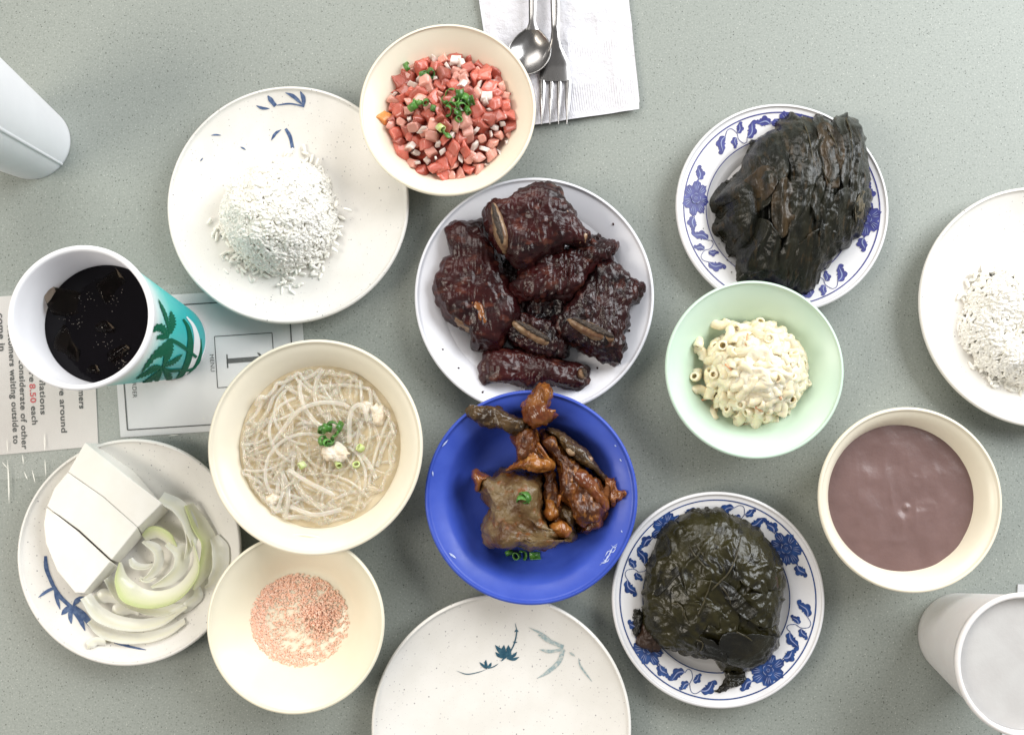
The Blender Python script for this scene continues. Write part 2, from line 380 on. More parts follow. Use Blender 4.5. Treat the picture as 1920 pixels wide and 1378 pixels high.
p_ribs = dish('dinner_plate', 'plain glossy white plate piled with dark short ribs', 'plate', (1002, 553), 224, .0205, [(0, .0048), (.35, .0048), (.6, .0055), (.72, .0085), (.8, .0125), (.9, .0168), (1, .0205)], .56, m_white)
FLO = [(0, .0046), (.4, .0046), (.58, .0052), (.66, .0075), (.72, .0112), (.85, .0138), (.94, .0158), (1, .0172)]
p_fl1 = dish('side_plate', 'white plate with purple blue floral border, under the ridged upright leaf bundle', 'plate', (1467, 389), 199, .0172, FLO, .52, m_floral, 'blue floral plates')
p_fl2 = dish('side_plate', 'white plate with blue floral border, under the rounded leaf bundle beside the blue bowl', 'plate', (1347, 1123), 199, .0172, FLO, .52, m_floral, 'blue floral plates')
BOWL = [(0, .0060), (.3, .0060), (.46, .0072), (.56, .0115), (.66, .0190), (.76, .0265), (.85, .0325), (.94, .0375), (1, .0400)]
BUN = [(.955, .0372), (.88, .0310), (.79, .0240), (.69, .0160), (.585, .0085), (.525, .0035), (.51, .0), (.47, .0), (.455, .0025), (0, .003)]
b_tom = dish('bowl', 'cream bowl filled with diced tomato salad', 'bowl', (839, 205), 165, .0400, BOWL, .5, m_cream, 'cream bowls', under=BUN)
b_salt = dish('bowl', 'pale cream bowl with a thin layer of pink salt', 'bowl', (554, 1168), 166, .0400, BOWL, .5, m_cream2, 'cream bowls', under=BUN)
b_mac = dish('bowl', 'mint green bowl with a scoop of macaroni salad', 'bowl', (1415, 692), 167, .0400, BOWL, .5, m_green, under=BUN)
NB = [(0, .0070), (.3, .0070), (.5, .0080), (.62, .0140), (.70, .0225), (.765, .0310), (.83, .0385), (.91, .0445), (1, .0480)]
NUN = [(.955, .0452), (.87, .0395), (.80, .0310), (.735, .0225), (.665, .0130), (.60, .0050), (.575, .0), (.535, .0), (.52, .0025), (0, .003)]
b_nood = dish('bowl', 'large cream bowl of clear noodles in broth', 'bowl', (591, 837), 201, .0480, NB, .56, m_cream, 'cream bowls', under=NUN)
PB = [(0, .0070), (.4, .0070), (.62, .0085), (.72, .0145), (.785, .0260), (.83, .0360), (.885, .0430), (.95, .0468), (1, .0480)]
PUN = [(.965, .0440), (.90, .0390), (.86, .0300), (.81, .0180), (.74, .0070), (.69, .0), (.65, .0), (.63, .0025), (0, .003)]
b_poi = dish('bowl', 'deep cream bowl full of smooth purple poi', 'bowl', (1707, 936), 172, .0480, PB, .7, m_cream, 'cream bowls', under=PUN)
BB = [(0, .0062), (.4, .0062), (.60, .0078), (.70, .0155), (.76, .0240), (.81, .0300), (.88, .0335), (.95, .0358), (1, .0370)]
BBU = [(.95, .0335), (.86, .0300), (.80, .0240), (.74, .0150), (.66, .0070), (.60, .0), (.56, .0), (.545, .0025), (0, .003)]
b_blue = dish('bowl', 'cobalt blue bowl holding fried meat pieces', 'bowl', (996, 931), 199, .0370, BB, .6, m_blue, under=BBU)

# ---------------------------------------------------------------- brush marks and prints on the dishes
def marks(plate, strokes, mat, name='brush_mark'):
    mp = DISH[plate.name][3]
    for s in strokes:
        o = mk(name, *strips_mesh([ribbon(s[0], s[1], 14, s[2] if len(s) > 2 else (.15, .15))], mp), mat, plate)
def zz(f, x0, y0): return lambda pts: [(x0 + x * f, y0 + y * f) for x, y in pts]
g = zz(.3483, 300, 140)
marks(p_rice, [(g([(580, 115), (598, 140), (622, 170)]), 9, (.2, .8)), (g([(518, 168), (552, 182), (590, 184)]), 5.5), (g([(630, 166), (700, 158), (775, 172)]), 3.4, (.5, 1)),
               (g([(675, 98), (720, 120), (768, 165)]), 7.5), (g([(755, 92), (772, 130), (772, 178)]), 8.5), (g([(598, 355), (622, 318), (652, 297)]), 5.5), (g([(676, 292), (700, 335), (714, 398)]), 7, (.7, .9)),
               (g([(275, 328), (300, 325), (330, 328)]), 3.2), (g([(432, 390), (446, 396), (462, 406)]), 3.2), (g([(216, 468), (232, 448)]), 2.2)], m_brush)
g = zz(.3338, 0, 800)
marks(p_onion, [(g([(255, 725), (262, 800), (297, 888)]), 8.5, (.6, .9)), (g([(297, 888), (335, 950), (400, 1012)]), 8.5, (.8, .9)), (g([(402, 1005), (370, 1030), (345, 1055)]), 11), (g([(402, 1010), (395, 1060), (400, 1105)]), 9),
                (g([(402, 1010), (450, 1080), (478, 1145)]), 10, (.9, .1)), (g([(408, 1008), (480, 1070), (528, 1148)]), 13, (.7, .1)), (g([(408, 1005), (440, 970), (480, 955)]), 10), (g([(300, 905), (260, 925), (215, 958)]), 6, (.9, .1)),
                (g([(312, 915), (318, 960), (338, 1025)]), 7, (.9, .1)), (g([(640, 1212), (690, 1218), (740, 1240)]), 8), (g([(700, 1225), (760, 1240), (822, 1252)]), 4)], m_brush)
g = zz(.2708, 680, 1100)
marks(p_empty, [(g([(650, 580), (720, 603), (800, 590), (860, 568)]), 1.8), (g([(862, 566), (905, 552), (940, 530)]), 2.2), (g([(958, 514), (988, 486)]), 3), (g([(1015, 462), (1050, 390), (1066, 310), (1055, 252)]), 2.4, (1, .3)),
                (g([(862, 562), (835, 545), (808, 520)]), 5, (.9, .05)), (g([(860, 560), (852, 530), (853, 503)]), 5, (.9, .05)), (g([(866, 560), (880, 545), (890, 522)]), 5, (.9, .05)),
                (g([(1000, 482), (960, 450), (916, 402)]), 9, (1, .05)), (g([(985, 482), (975, 440), (978, 402)]), 9, (1, .05)), (g([(1015, 482), (1010, 440), (1008, 402)]), 9, (1, .05)), (g([(1010, 486), (1045, 475), (1068, 448)]), 6, (1, .05)),
                (g([(1000, 486), (1045, 500), (1084, 484)]), 6, (1, .05)), (g([(990, 484), (945, 475), (918, 450)]), 7, (1, .05)), (g([(1050, 312), (1066, 300), (1078, 312)]), 3), (g([(1040, 378), (1056, 384), (1070, 380)]), 2.5)], m_brusht)
marks(p_empty, [(g([(1215, 330), (1290, 372), (1390, 415)]), 8, (.2, .8)), (g([(1222, 432), (1300, 446), (1388, 430)]), 6.5, (.1, .9)), (g([(1388, 430), (1362, 512), (1290, 582), (1210, 632)]), 8.5, (.8, .1)),
                (g([(1150, 280), (1250, 330), (1330, 390)]), 4), (g([(1430, 450), (1470, 480)]), 4), (g([(1495, 490), (1510, 550), (1588, 655)]), 3.5)], m_brushf)

def floral(plate, rot, mat):
    c, R, surf, _ = DISH[plate.name]
    def polar(a, r): return surf(c[0] + R * r * math.cos(a), c[1] + R * r * math.sin(a), .00035)
    for r0, w, nm in ((.925, .011, 'rim_line'), (.70, .008, 'rim_line')):
        n = 144; V = []; F = []
        for i in range(n):
            a = 2 * math.pi * i / n
            V += [polar(a, r0 - w / 2), polar(a, r0 + w / 2)]; j = (i + 1) % n; F.append((2 * i, 2 * i + 1, 2 * j + 1, 2 * j))
        mk(nm, V, F, mat, plate)
    def local(a0, flip=1):                        # local (u along the ring, v outward) in units of R, around ring radius .81
        def f(u, v):
            return polar(a0 + u / .81, .81 + v)
        def f2(u, v): q = polar(a0 + u / .81, .81 + v); q[2] += .0002; return q
        return f, f2
    def leafshape(x, y, ang, L, wd):              # serrated leaf strip, base at (x, y)
        d = np.array([math.cos(ang), math.sin(ang)]); e = np.array([-d[1], d[0]])
        pts = [np.array([x, y]) + d * L * t + e * L * .16 * math.sin(math.pi * t * 1.3) for t in np.linspace(0, 1, 5)]
        def prof(t): return np.sin(np.pi * np.clip(t * .93 + .03, 0, 1)) ** .8 * (1 + .5 * np.abs(np.sin(t * 9.4)) - .25)
        s = ribbon(pts, wd, 18, prof=prof); v = ribbon(pts, wd * .14, 10, (.6, .1))
        tip = pts[-1]; hook = ribbon([tip - d * L * .1, tip + d * L * .1 + e * L * .13, tip + d * L * .08 + e * L * .30], wd * .52, 10, prof=lambda t: np.interp(t, [0, .6, 1], [.5, 1, .55]))
        return s, v, hook
    for k in range(4):
        a0 = rot + k * math.pi / 2; f, f2 = local(a0)
        # flower: eight scalloped petals and a cupped heart
        for j, pa in enumerate((.25, 1.22, 2.05, 3.0, 3.75, 4.75, 5.6)):
            d = np.array([math.cos(pa), math.sin(pa)]); e = np.array([-d[1], d[0]]); rows = []
            for t in np.linspace(0, 1, 7):
                L = .030 + t * .112; wv = .010 + (.046 + .006 * (j % 2)) * math.sin(min(1, t * 1.15) * math.pi * .62)
                row = []
                for s_ in np.linspace(-1, 1, 9):
                    end = (1 - .32 * s_ * s_ * t + .07 * math.cos(s_ * 9) * t)
                    q_ = d * L * end + e * wv * s_ * .86; row.append((q_[0] * 1.25, q_[1] * .92))
                rows.append(row)
            V, F = strips_mesh([np.array(rows)], f); mk('petal', V, F, mat, plate)
            st = [ribbon([d * .06 * np.array([1.25, .92]) + e * s_ * .009, d * .122 * np.array([1.25, .92]) + e * s_ * .026], .0055, 6) for s_ in (-1, 0, 1)]
            mk('petal_line', *strips_mesh(st, f2), m_vein, plate)
        f3 = lambda u, v: f2(u, v) + np.array([0, 0, .0002]); f4 = lambda u, v: f2(u, v) + np.array([0, 0, .0004])
        mk('flower_heart', *strips_mesh([dot(0, 0, .048, 22, .07, k)], f3), mat, plate)
        mk('petal_line', *strips_mesh([ribbon([(.044 * math.cos(b), .044 * math.sin(b)), (.047 * math.cos(b + .5), .047 * math.sin(b + .5)), (.044 * math.cos(b + 1), .044 * math.sin(b + 1))], .007, 6) for b in (0, 1.3, 2.6, 3.9, 5.2)] +
           [ribbon([(.006 * math.cos(b), .006 * math.sin(b)), (.02 * math.cos(b), .02 * math.sin(b))], .005, 4) for b in np.linspace(0, 6.2, 8)[:-1]], f4), m_vein, plate)
        L_ = []; Vv = []; stem = []
        for (x, y, ang, L, wd) in ((.185, .015, .35, .10, .085), (-.185, .015, 2.8, .10, .085),
                                   (.425, -.055, 2.3, .14, .08), (.500, .025, 2.3, .08, .062), (.53, -.01, -.85, .08, .062), (.615, .055, -.6, .14, .08)):
            s, v, hk = leafshape(x, y, ang, L, wd); L_ += [s, hk]; Vv.append(v)
        for i in range(0, len(L_), 2):
            lf = mk('leaf', *strips_mesh(L_[i:i + 2], f), mat, plate); mk('leaf_vein', *strips_mesh([Vv[i // 2]], f2), m_vein, lf)
        stem += [ribbon([(.05, .02), (.12, .015), (.19, .015)], .007, 8, (.9, .9)), ribbon([(-.05, .02), (-.12, .015), (-.19, .015)], .007, 8, (.9, .9)),
                 ribbon([(.43, -.05), (.45, -.09), (.49, -.085), (.518, -.035), (.51, .0), (.508, .03), (.535, .085), (.575, .09), (.615, .055)], .006, 40, (1, 1))]
        mk('vine', *strips_mesh(stem, f), mat, plate)
floral(p_fl1, math.radians(173), m_ink)
floral(p_fl2, math.radians(35), m_inkb)
# worn scribble, and scuffs painted as small white highlights, on the blue bowl
m_scuff_glint = M('pale_scuff_glint', (.5, .56, .75), .5, col2=(.3, .38, .7), nscale=600)
g = zz(.3265, 780, 700)
marks(b_blue, [(g([(1055, 1100), (1090, 1070), (1110, 1040), (1130, 1000), (1158, 975)]), 2.2), (g([(1060, 1085), (1085, 1085), (1100, 1050), (1120, 1045)]), 2), (g([(1075, 1065), (1095, 1080), (1112, 1060)]), 1.8),
               (g([(1110, 1010), (1130, 1025), (1150, 1000)]), 1.8), (g([(1120, 985), (1140, 1000), (1155, 985)]), 1.8), (g([(1085, 1050), (1105, 1020), (1125, 1030)]), 1.8)], m_scuff_glint, 'worn_mark')
marks(b_blue, [(g(q), w) for q, w in (([(95, 560), (98, 590)], 3), ([(190, 1030), (230, 1060)], 4), ([(1140, 410), (1150, 420)], 2.5), ([(1178, 900), (1185, 912)], 2.5), ([(150, 420), (185, 380)], 3), ([(1170, 490), (1180, 505)], 2))], m_scuff_glint, 'scuff_glint')
# ================================================================ food materials
m_rice = M('cooked_rice', (.90, .875, .795), .42, col2=(.93, .91, .85), nscale=200, sss=.3, sssr=(.002, .002, .0018), rand=.04, spec=.35)
m_rcore = M('rice_core', (.90, .875, .80), .5, bump=.8, bscale=420, bdist=.002)
m_tom = M('diced_tomato', (.47, .050, .030), .16, col2=(.62, .15, .095), nscale=190, nlo=.36, nhi=.62, col3=(.70, .36, .29), bump=.35, bscale=260, bdist=.0010, sss=.22, sssr=(.003, .0015, .0012), rand=.32, coat=.9, crough=.06)
m_tomp = M('pale_tomato', (.66, .23, .17), .2, col2=(.76, .42, .34), nscale=150, bump=.3, bscale=260, bdist=.001, sss=.3, sssr=(.003, .002, .0015), rand=.2, coat=.9, crough=.06)
m_tomo = M('orange_tomato', (.72, .24, .05), .22, col2=(.75, .34, .12), nscale=120, sss=.4, bump=.15, bscale=250, coat=.2)
m_onw = M('white_onion_dice', (.82, .66, .59), .2, col2=(.86, .76, .70), nscale=120, sss=.3, sssr=(.004, .003, .0025), rand=.12, coat=.7, crough=.08, alpha=.86)
m_scal = M('green_onion', (.045, .16, .022), .3, col2=(.10, .26, .05), nscale=200, sss=.2, rand=.25, coat=.2, bump=.1, bscale=500)
m_scalp = M('pale_green_onion', (.45, .56, .18), .3, col2=(.6, .66, .35), nscale=200, sss=.3, coat=.2)
m_juice = M('tomato_juice', (.30, .035, .022), .15, col2=(.42, .08, .05), nscale=120, bump=.5, bscale=150, bdist=.002)
m_meat = M('glazed_beef', (.046, .0075, .0075), .24, col2=(.012, .003, .0036), nscale=32, nlo=.34, nhi=.64, col3=(.088, .024, .015), bump=.42, bscale=200, bdist=.0013, rvar=.12, spec=.4, coat=.05, detail=7, stretch=((1, 1.9, 1), (0, 0, .5)))
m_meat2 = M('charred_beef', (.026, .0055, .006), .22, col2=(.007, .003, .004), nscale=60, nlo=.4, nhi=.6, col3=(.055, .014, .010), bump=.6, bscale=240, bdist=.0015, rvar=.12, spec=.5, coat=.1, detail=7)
m_lean = M('pulled_beef_fibre', (.16, .065, .05), .42, col2=(.09, .03, .024), nscale=150, bump=1, bscale=300, bdist=.002, stretch=((4, .6, 1), (0, 0, .6)))
m_fat = M('rendered_fat', (.34, .24, .15), .25, col2=(.20, .09, .04), nscale=120, sss=.3, coat=.3, bump=.3, bscale=220)
m_bone = M('rib_bone', (.32, .21, .12), .38, col2=(.13, .06, .03), nscale=130, nlo=.35, nhi=.65, bump=.4, bscale=300, bdist=.001, coat=.15)
m_marrow = M('porous_marrow', (.06, .042, .030), .5, col2=(.025, .017, .013), nscale=700, nlo=.4, nhi=.6, bump=.9, bscale=900, bdist=.0012, col3=(.14, .10, .075))
m_skin = M('fried_skin', (.080, .033, .010), .25, col2=(.165, .110, .050), nscale=60, nlo=.38, nhi=.58, col3=(.185, .060, .012), bump=.8, bscale=230, bdist=.0016, rvar=.10, spec=.45, coat=.12, detail=8)
m_skind = M('dark_fried_skin', (.030, .015, .006), .24, col2=(.080, .046, .018), nscale=70, nlo=.38, nhi=.62, col3=(.17, .105, .045), bump=.5, bscale=320, bdist=.001, coat=.2, detail=7)
m_flesh = M('fried_flesh', (.15, .045, .009), .26, col2=(.045, .012, .004), nscale=70, nlo=.36, nhi=.62, col3=(.28, .11, .022), bump=.6, bscale=240, bdist=.0016, coat=.2, detail=7, stretch=((2.2, .9, 1), (0, 0, -.5)))
m_fleshl = M('golden_flesh', (.31, .115, .020), .26, col2=(.17, .05, .009), nscale=100, bump=.4, bscale=240, bdist=.0012, coat=.25, col3=(.38, .18, .045))
m_flap = M('reddish_rind', (.13, .034, .011), .24, col2=(.24, .09, .022), nscale=70, bump=.25, bscale=200, coat=.25)
m_leaf1 = M('dark_taro_leaf', (0.0097, 0.0104, 0.0078), .21, col2=(0.0189, 0.0182, 0.0111), nscale=45, nlo=.4, nhi=.62, col3=(0.0416, 0.0286, 0.0143), bump=.5, bscale=140, bdist=.0020, rvar=.09, spec=.5, ior=1.4, coat=.05, detail=7, stretch=((3.0, .7, 1), (0, 0, .15)))
m_leaf1b = M('brown_taro_leaf', (0.0598, 0.0390, 0.0195), .22, col2=(0.0208, 0.0169, 0.0104), nscale=60, nlo=.38, nhi=.6, bump=.5, bscale=170, bdist=.0020, rvar=.08, ior=1.4, coat=.1, detail=7, stretch=((3.0, .7, 1), (0, 0, .15)))
m_leaf2 = M('green_taro_leaf', (0.0175, 0.0156, 0.0055), .23, col2=(0.0312, 0.0267, 0.0084), nscale=40, nlo=.4, nhi=.62, col3=(0.0117, 0.0111, 0.0084), bump=.5, bscale=120, bdist=.0022, rvar=.10, spec=.5, ior=1.4, coat=.05, detail=8)
m_leaf2b = M('blackish_taro_leaf', (0.0104, 0.0101, 0.0084), .22, col2=(0.0195, 0.0175, 0.0104), nscale=60, bump=.6, bscale=150, bdist=.0022, rvar=.08, ior=1.4, coat=.06, detail=8)
m_leaf2c = M('reddish_taro_leaf', (.042, .022, .014), .36, col2=(.028, .016, .010), nscale=60, bump=.7, bscale=200, bdist=.0018, detail=8)
m_fib = M('leaf_fibre', (.060, .050, .024), .35, col2=(.030, .024, .012), nscale=200)
m_fray = M('pulled_pale_fibre', (.17, .14, .09), .4, col2=(.07, .055, .03), nscale=160, bump=.8, bscale=400, stretch=((4, .7, 1), (0, 0, .5)))
m_mac = M('dressed_macaroni', (.87, .745, .51), .30, col2=(.89, .80, .61), nscale=90, nlo=.35, nhi=.65, sss=.4, sssr=(.004, .003, .0018), bump=.25, bscale=260, bdist=.0009, rand=.06, coat=.2)
m_mayo = M('mayonnaise', (.88, .775, .565), .28, col2=(.90, .83, .67), nscale=70, sss=.4, sssr=(.004, .003, .002), bump=.5, bscale=200, bdist=.002, coat=.25)
m_carrot = M('carrot_shred', (.75, .32, .16), .35, col2=(.78, .45, .28), nscale=200, sss=.3)
m_broth = M('clear_broth', (.52, .42, .26), .08, col2=(.66, .56, .39), nscale=45, nlo=.35, nhi=.65, bump=.10, bscale=60, bdist=.002, spec=.5)
def noodle_mat(name, a, col):
    m = bpy.data.materials.new(name); m.use_nodes = True; nt = m.node_tree; N = nt.nodes; L = nt.links; b = N['Principled BSDF']; out = N['Material Output']
    b.inputs['Base Color'].default_value = (*col, 1); b.inputs['Roughness'].default_value = .3; b.inputs['Subsurface Weight'].default_value = .2; b.inputs['Subsurface Scale'].default_value = .003
    t = N.new('ShaderNodeBsdfTransparent'); t.inputs[0].default_value = (.97, .955, .92, 1); m1 = N.new('ShaderNodeMixShader'); m1.inputs[0].default_value = a; L.new(t.outputs[0], m1.inputs[1]); L.new(b.outputs[0], m1.inputs[2])
    gl = N.new('ShaderNodeBsdfGlossy'); gl.inputs['Roughness'].default_value = .07; fr = N.new('ShaderNodeFresnel'); fr.inputs[0].default_value = 1.42; m2 = N.new('ShaderNodeMixShader')
    ge = N.new('ShaderNodeNewGeometry'); sb = N.new('ShaderNodeMath'); sb.operation = 'SUBTRACT'; sb.inputs[0].default_value = 1; L.new(ge.outputs['Backfacing'], sb.inputs[1])
    mu = N.new('ShaderNodeMath'); mu.operation = 'MULTIPLY'; L.new(fr.outputs[0], mu.inputs[0]); L.new(sb.outputs[0], mu.inputs[1])      # only the outer face mirrors
    L.new(mu.outputs[0], m2.inputs[0]); L.new(m1.outputs[0], m2.inputs[1]); L.new(gl.outputs[0], m2.inputs[2]); L.new(m2.outputs[0], out.inputs[0]); return m
m_nood = noodle_mat('glass_noodle', .13, (.92, .89, .82)); m_nood2 = noodle_mat('cloudy_glass_noodle', .25, (.94, .91, .86))
m_chick = M('poached_chicken', (.84, .77, .66), .4, col2=(.78, .66, .50), nscale=120, bump=.7, bscale=300, bdist=.0018, sss=.3)
m_poi = M('purple_poi', (.165, .103, .096), .28, col2=(.190, .120, .112), nscale=45, nlo=.35, nhi=.65, bump=.22, bscale=90, bdist=.002, spec=.5, sss=.1, detail=6)
m_salt = M('pink_salt', (.90, .55, .40), .4, col2=(.93, .68, .55), nscale=500, spec=.3)
m_haup = M('coconut_pudding', (.74, .715, .655), .30, col2=(.77, .75, .70), nscale=40, sss=.3, sssr=(.004, .004, .004), bump=.06, bscale=140, bdist=.001)
def onion_mat(name, inner, outer, edge):
    m = M(name, inner, .2, sss=.25, sssr=(.004, .004, .003), coat=.25); nt = m.node_tree; N = nt.nodes; L = nt.links; b = N['Principled BSDF']
    at = N.new('ShaderNodeAttribute'); at.attribute_name = 'layer'; sp = N.new('ShaderNodeSeparateXYZ'); L.new(at.outputs['Vector'], sp.inputs[0])
    mp = N.new('ShaderNodeMapping'); mp.inputs['Scale'].default_value = (30, 1.5, 1); L.new(at.outputs['Vector'], mp.inputs[0])
    nz = N.new('ShaderNodeTexNoise'); nz.inputs['Scale'].default_value = 1.0; nz.inputs['Detail'].default_value = 2; L.new(mp.outputs[0], nz.inputs[0])
    rp = N.new('ShaderNodeValToRGB'); e = rp.color_ramp; e.elements[0].color = (*inner, 1); e.elements[1].color = (*edge, 1); e.elements[0].position = .25; x = e.elements.new(.75); x.color = (*outer, 1)
    ad = N.new('ShaderNodeMath'); ad.operation = 'MULTIPLY_ADD'; L.new(nz.outputs[0], ad.inputs[0]); ad.inputs[1].default_value = .22; L.new(sp.outputs[0], ad.inputs[2]); L.new(ad.outputs[0], rp.inputs[0]); L.new(rp.outputs[0], b.inputs['Base Color'])
    bp = N.new('ShaderNodeBump'); bp.inputs['Strength'].default_value = .18; bp.inputs['Distance'].default_value = .0006; L.new(nz.outputs[0], bp.inputs['Height']); L.new(bp.outputs[0], b.inputs['Normal'])
    tr = N.new('ShaderNodeBsdfTranslucent'); L.new(rp.outputs[0], tr.inputs[0]); mx = N.new('ShaderNodeMixShader'); mx.inputs[0].default_value = .25; out = N['Material Output']
    L.new(b.outputs[0], mx.inputs[1]); L.new(tr.outputs[0], mx.inputs[2]); L.new(mx.outputs[0], out.inputs[0]); return m
m_oni = onion_mat('sliced_onion', (.95, .94, .86), (.94, .92, .76), (.95, .935, .84)); m_onig = onion_mat('green_tinged_onion', (.93, .915, .77), (.84, .85, .56), (.72, .78, .40))
m_cola = M('cola', (.004, .0032, .0045), .03, ior=1.25, spec=.5, bump=.08, bscale=80, bdist=.002)
m_ice = M('brown_tinted_ice', (.62, .50, .38), .03, trans=1.0, ior=1.16)
m_water = M('ice_water', (.60, .585, .575), .07, col2=(.64, .63, .62), nscale=40, trans=.15, ior=1.33, bump=.25, bscale=45, bdist=.002)

# ================================================================ rice
def ellipsoid(l, r, nu=6, nv=6, bend=0.0):
    V = [(-l, 0, 0)]; F = []
    for i in range(1, nu):
        t = math.pi * i / nu; x = -l * math.cos(t); rr = r * math.sin(t) ** .7
        for j in range(nv):
            a = 2 * math.pi * j / nv; V.append((x, rr * math.cos(a), rr * math.sin(a) + bend * (x / l) ** 2))
    V.append((l, 0, 0)); e = len(V) - 1
    for j in range(nv): F.append((0, 1 + (j + 1) % nv, 1 + j))
    for i in range(nu - 2):
        for j in range(nv):
            a = 1 + i * nv + j; b = 1 + i * nv + (j + 1) % nv; F.append((a, b, b + nv, a + nv))
    k = 1 + (nu - 2) * nv
    for j in range(nv): F.append((k + j, k + (j + 1) % nv, e))
    return np.array(V), F
GR = [ellipsoid(.0035, .00135, 7, 7, bend=.0002), ellipsoid(.0030, .0014, 7, 7, bend=.0007), ellipsoid(.0039, .0013, 7, 7, bend=.0004)]
GM = [to_mesh('rice_grain', v, f, m_rice) for v, f in GR]
def xform(V, loc, rot, s):
    R = np.array(Euler(rot).to_matrix()); return (V * s) @ R.T + loc
def rice(label, cpx, rad_px, h, zb, hfun, n, loose, name_n=260):
    c = P(cpx[0], cpx[1], zb); R = rad_px * mpp(cpx[0], cpx[1], zb)
    e = empty('rice_scoop', (c[0], c[1], zb), label, 'rice', 'scoops of white rice')
    nr, na = 22, 60; V = []
    for i in range(na):
        for j in range(nr):
            t = j / (nr - 1); a = 2 * math.pi * i / na; x, y = c[0] + R * .93 * t * math.cos(a), c[1] + R * .93 * t * math.sin(a)
            V.append((x, y, zb - .001 + max(0, hfun(t * .98, a) * h - .0002)))
    mk('rice_core', V, [f for f in grid_faces(na, nr, True)], m_rcore, e)
    G = []
    for k in range(n):
        t = math.sqrt(random.random()) * 1.03; a = random.uniform(0, 2 * math.pi); t2 = min(t, 1)
        wob = 1 + .06 * vnoise(np.array([[math.cos(a) * 3 + cpx[0], math.sin(a) * 3, 0]]))[0]
        x, y = c[0] + R * t * wob * math.cos(a), c[1] + R * t * wob * math.sin(a)
        z = zb + max(.0012, hfun(t2, a) * h) + random.uniform(-.0008, .0016)
        sl = (hfun(min(1, t2 + .03), a) - hfun(max(0, t2 - .03), a)) * h / (.06 * R)
        Nn = Vector((-sl * math.cos(a), -sl * math.sin(a), 1)).normalized()
        rt = (Nn.to_track_quat('Z', 'Y') @ Euler((random.uniform(-.4, .4), random.gauss(0, .30), random.uniform(0, 6.28))).to_quaternion()).to_euler()
        G.append(((x, y, z), tuple(rt), t, random.randrange(3)))
    for (px, py, sp, kk) in loose:
        for _ in range(kk):
            q = P(px + random.gauss(0, sp), py + random.gauss(0, sp), zb + .002)
            G.append(((q[0], q[1], zb + .0016 + abs(random.gauss(0, .0022))), (random.uniform(-.5, .5), random.gauss(0, .25), random.uniform(0, 6.28)), 2, random.randrange(3)))
    random.shuffle(G); G.sort(key=lambda g_: -(g_[0][2] + (.1 if g_[2] == 2 and random.random() < .5 else 0) + random.uniform(0, .03)))
    for g_ in G[:name_n]: inst('rice_grain', GM[g_[3]], g_[0], g_[1], (1, 1, 1), e)
    V, F = join([(xform(GR[g_[3]][0], np.array(g_[0]), g_[1], 1), GR[g_[3]][1]) for g_ in G[name_n:]])
    o = mk('rice_grains', V, F, m_rice, e); o['kind'] = 'stuff'
dome = lambda t, a: max(0.0, 1 - t ** 2.4) ** .62 * (1 + .07 * t * math.sin(5 * a + 9 * t) + .05 * t * math.sin(9 * a - 14 * t + 1))
rice('tall white rice scoop on the plate with blue bamboo marks', (528, 408), 106, .038, .0052, dome, 2900,
     [(440, 480, 16, 34), (470, 505, 16, 40), (545, 512, 18, 34), (590, 490, 16, 34), (612, 440, 15, 30), (628, 400, 12, 14), (420, 430, 9, 16), (560, 300, 10, 10), (590, 320, 10, 14)])
def crater(t, a):
    r = max(0.0, 1 - t ** 3) ** .6
    return r * (1 - .20 * math.exp(-((t - .42) / .25) ** 2)) * (.92 + .14 * math.sin(3 * a + 1) * t)
rice('flattened clumpy rice scoop on the plate beside the poi bowl', (1912, 612), 112, .034, .0052, crater, 3300,
     [(1830, 690, 10, 26), (1860, 712, 10, 30), (1895, 724, 12, 30), (1815, 640, 8, 18), (1812, 560, 8, 16), (1835, 520, 9, 16)], 200)

# ================================================================ diced tomato salad
def chunk(seed, n=5, e=.45, amp=.16):
    V = []; F = []; r = np.random.default_rng(seed); S = r.uniform(.75, 1.1, 3); Sh = r.uniform(-.35, .35, (3, 3)); np.fill_diagonal(Sh, 1)
    u = np.linspace(-1, 1, n)
    for ax in range(3):
        for sg in (-1, 1):
            k = len(V)
            for i in range(n):
                for j in range(n):
                    p = np.zeros(3); p[ax] = sg; p[(ax + 1) % 3] = u[i]; p[(ax + 2) % 3] = u[j]; V.append(p)
            for f in grid_faces(n, n):
                f = tuple(q + k for q in f); F.append(f if sg > 0 else f[::-1])
    V = np.array(V); L = np.linalg.norm(V, axis=1)[:, None]; V = V * ((1 - e) + e * 1.22 / L)
    V = (V * S) @ Sh.T; V += amp * np.c_[vnoise(V * .9 + seed * 5), vnoise(V * .9 + seed * 5 + 40), vnoise(V * .9 + seed * 5 + 80)] * 1.6
    # weld the shared edges
    key = {}; idx = []; out = []
    for v in V:
        kk = tuple(np.round(v, 4))
        if kk not in key: key[kk] = len(out); out.append(v)
        idx.append(key[kk])
    return np.array(out), [tuple(idx[i] for i in f) for f in F]
CH = [chunk(k + 1, e=.22, amp=.14) for k in range(7)]
CM = [to_mesh('tomato_dice', v, f, m_tom) for v, f in CH]; CMP = [to_mesh('pale_tomato_dice', v, f, m_tomp) for v, f in CH[:3]]
CO = [to_mesh('onion_dice', v, f, m_onw) for v, f in CH[3:]]; CMO = to_mesh('orange_dice', *CH[2], m_tomo)
cT = DISH[b_tom.name][0]; RT = DISH[b_tom.name][1]
tom = empty('tomato_salad', (cT[0], cT[1], .007), 'diced tomato and onion salad with green onion rings in the cream bowl', 'salad')
hc = P(843, 207, .035); HR = 121 * mpp(843, 207, .033)
def heap(x, y):
    t = min(1, math.hypot(x - hc[0], y - hc[1]) / HR); return .0225 + .0185 * (1 - t ** 2.2)
V = []
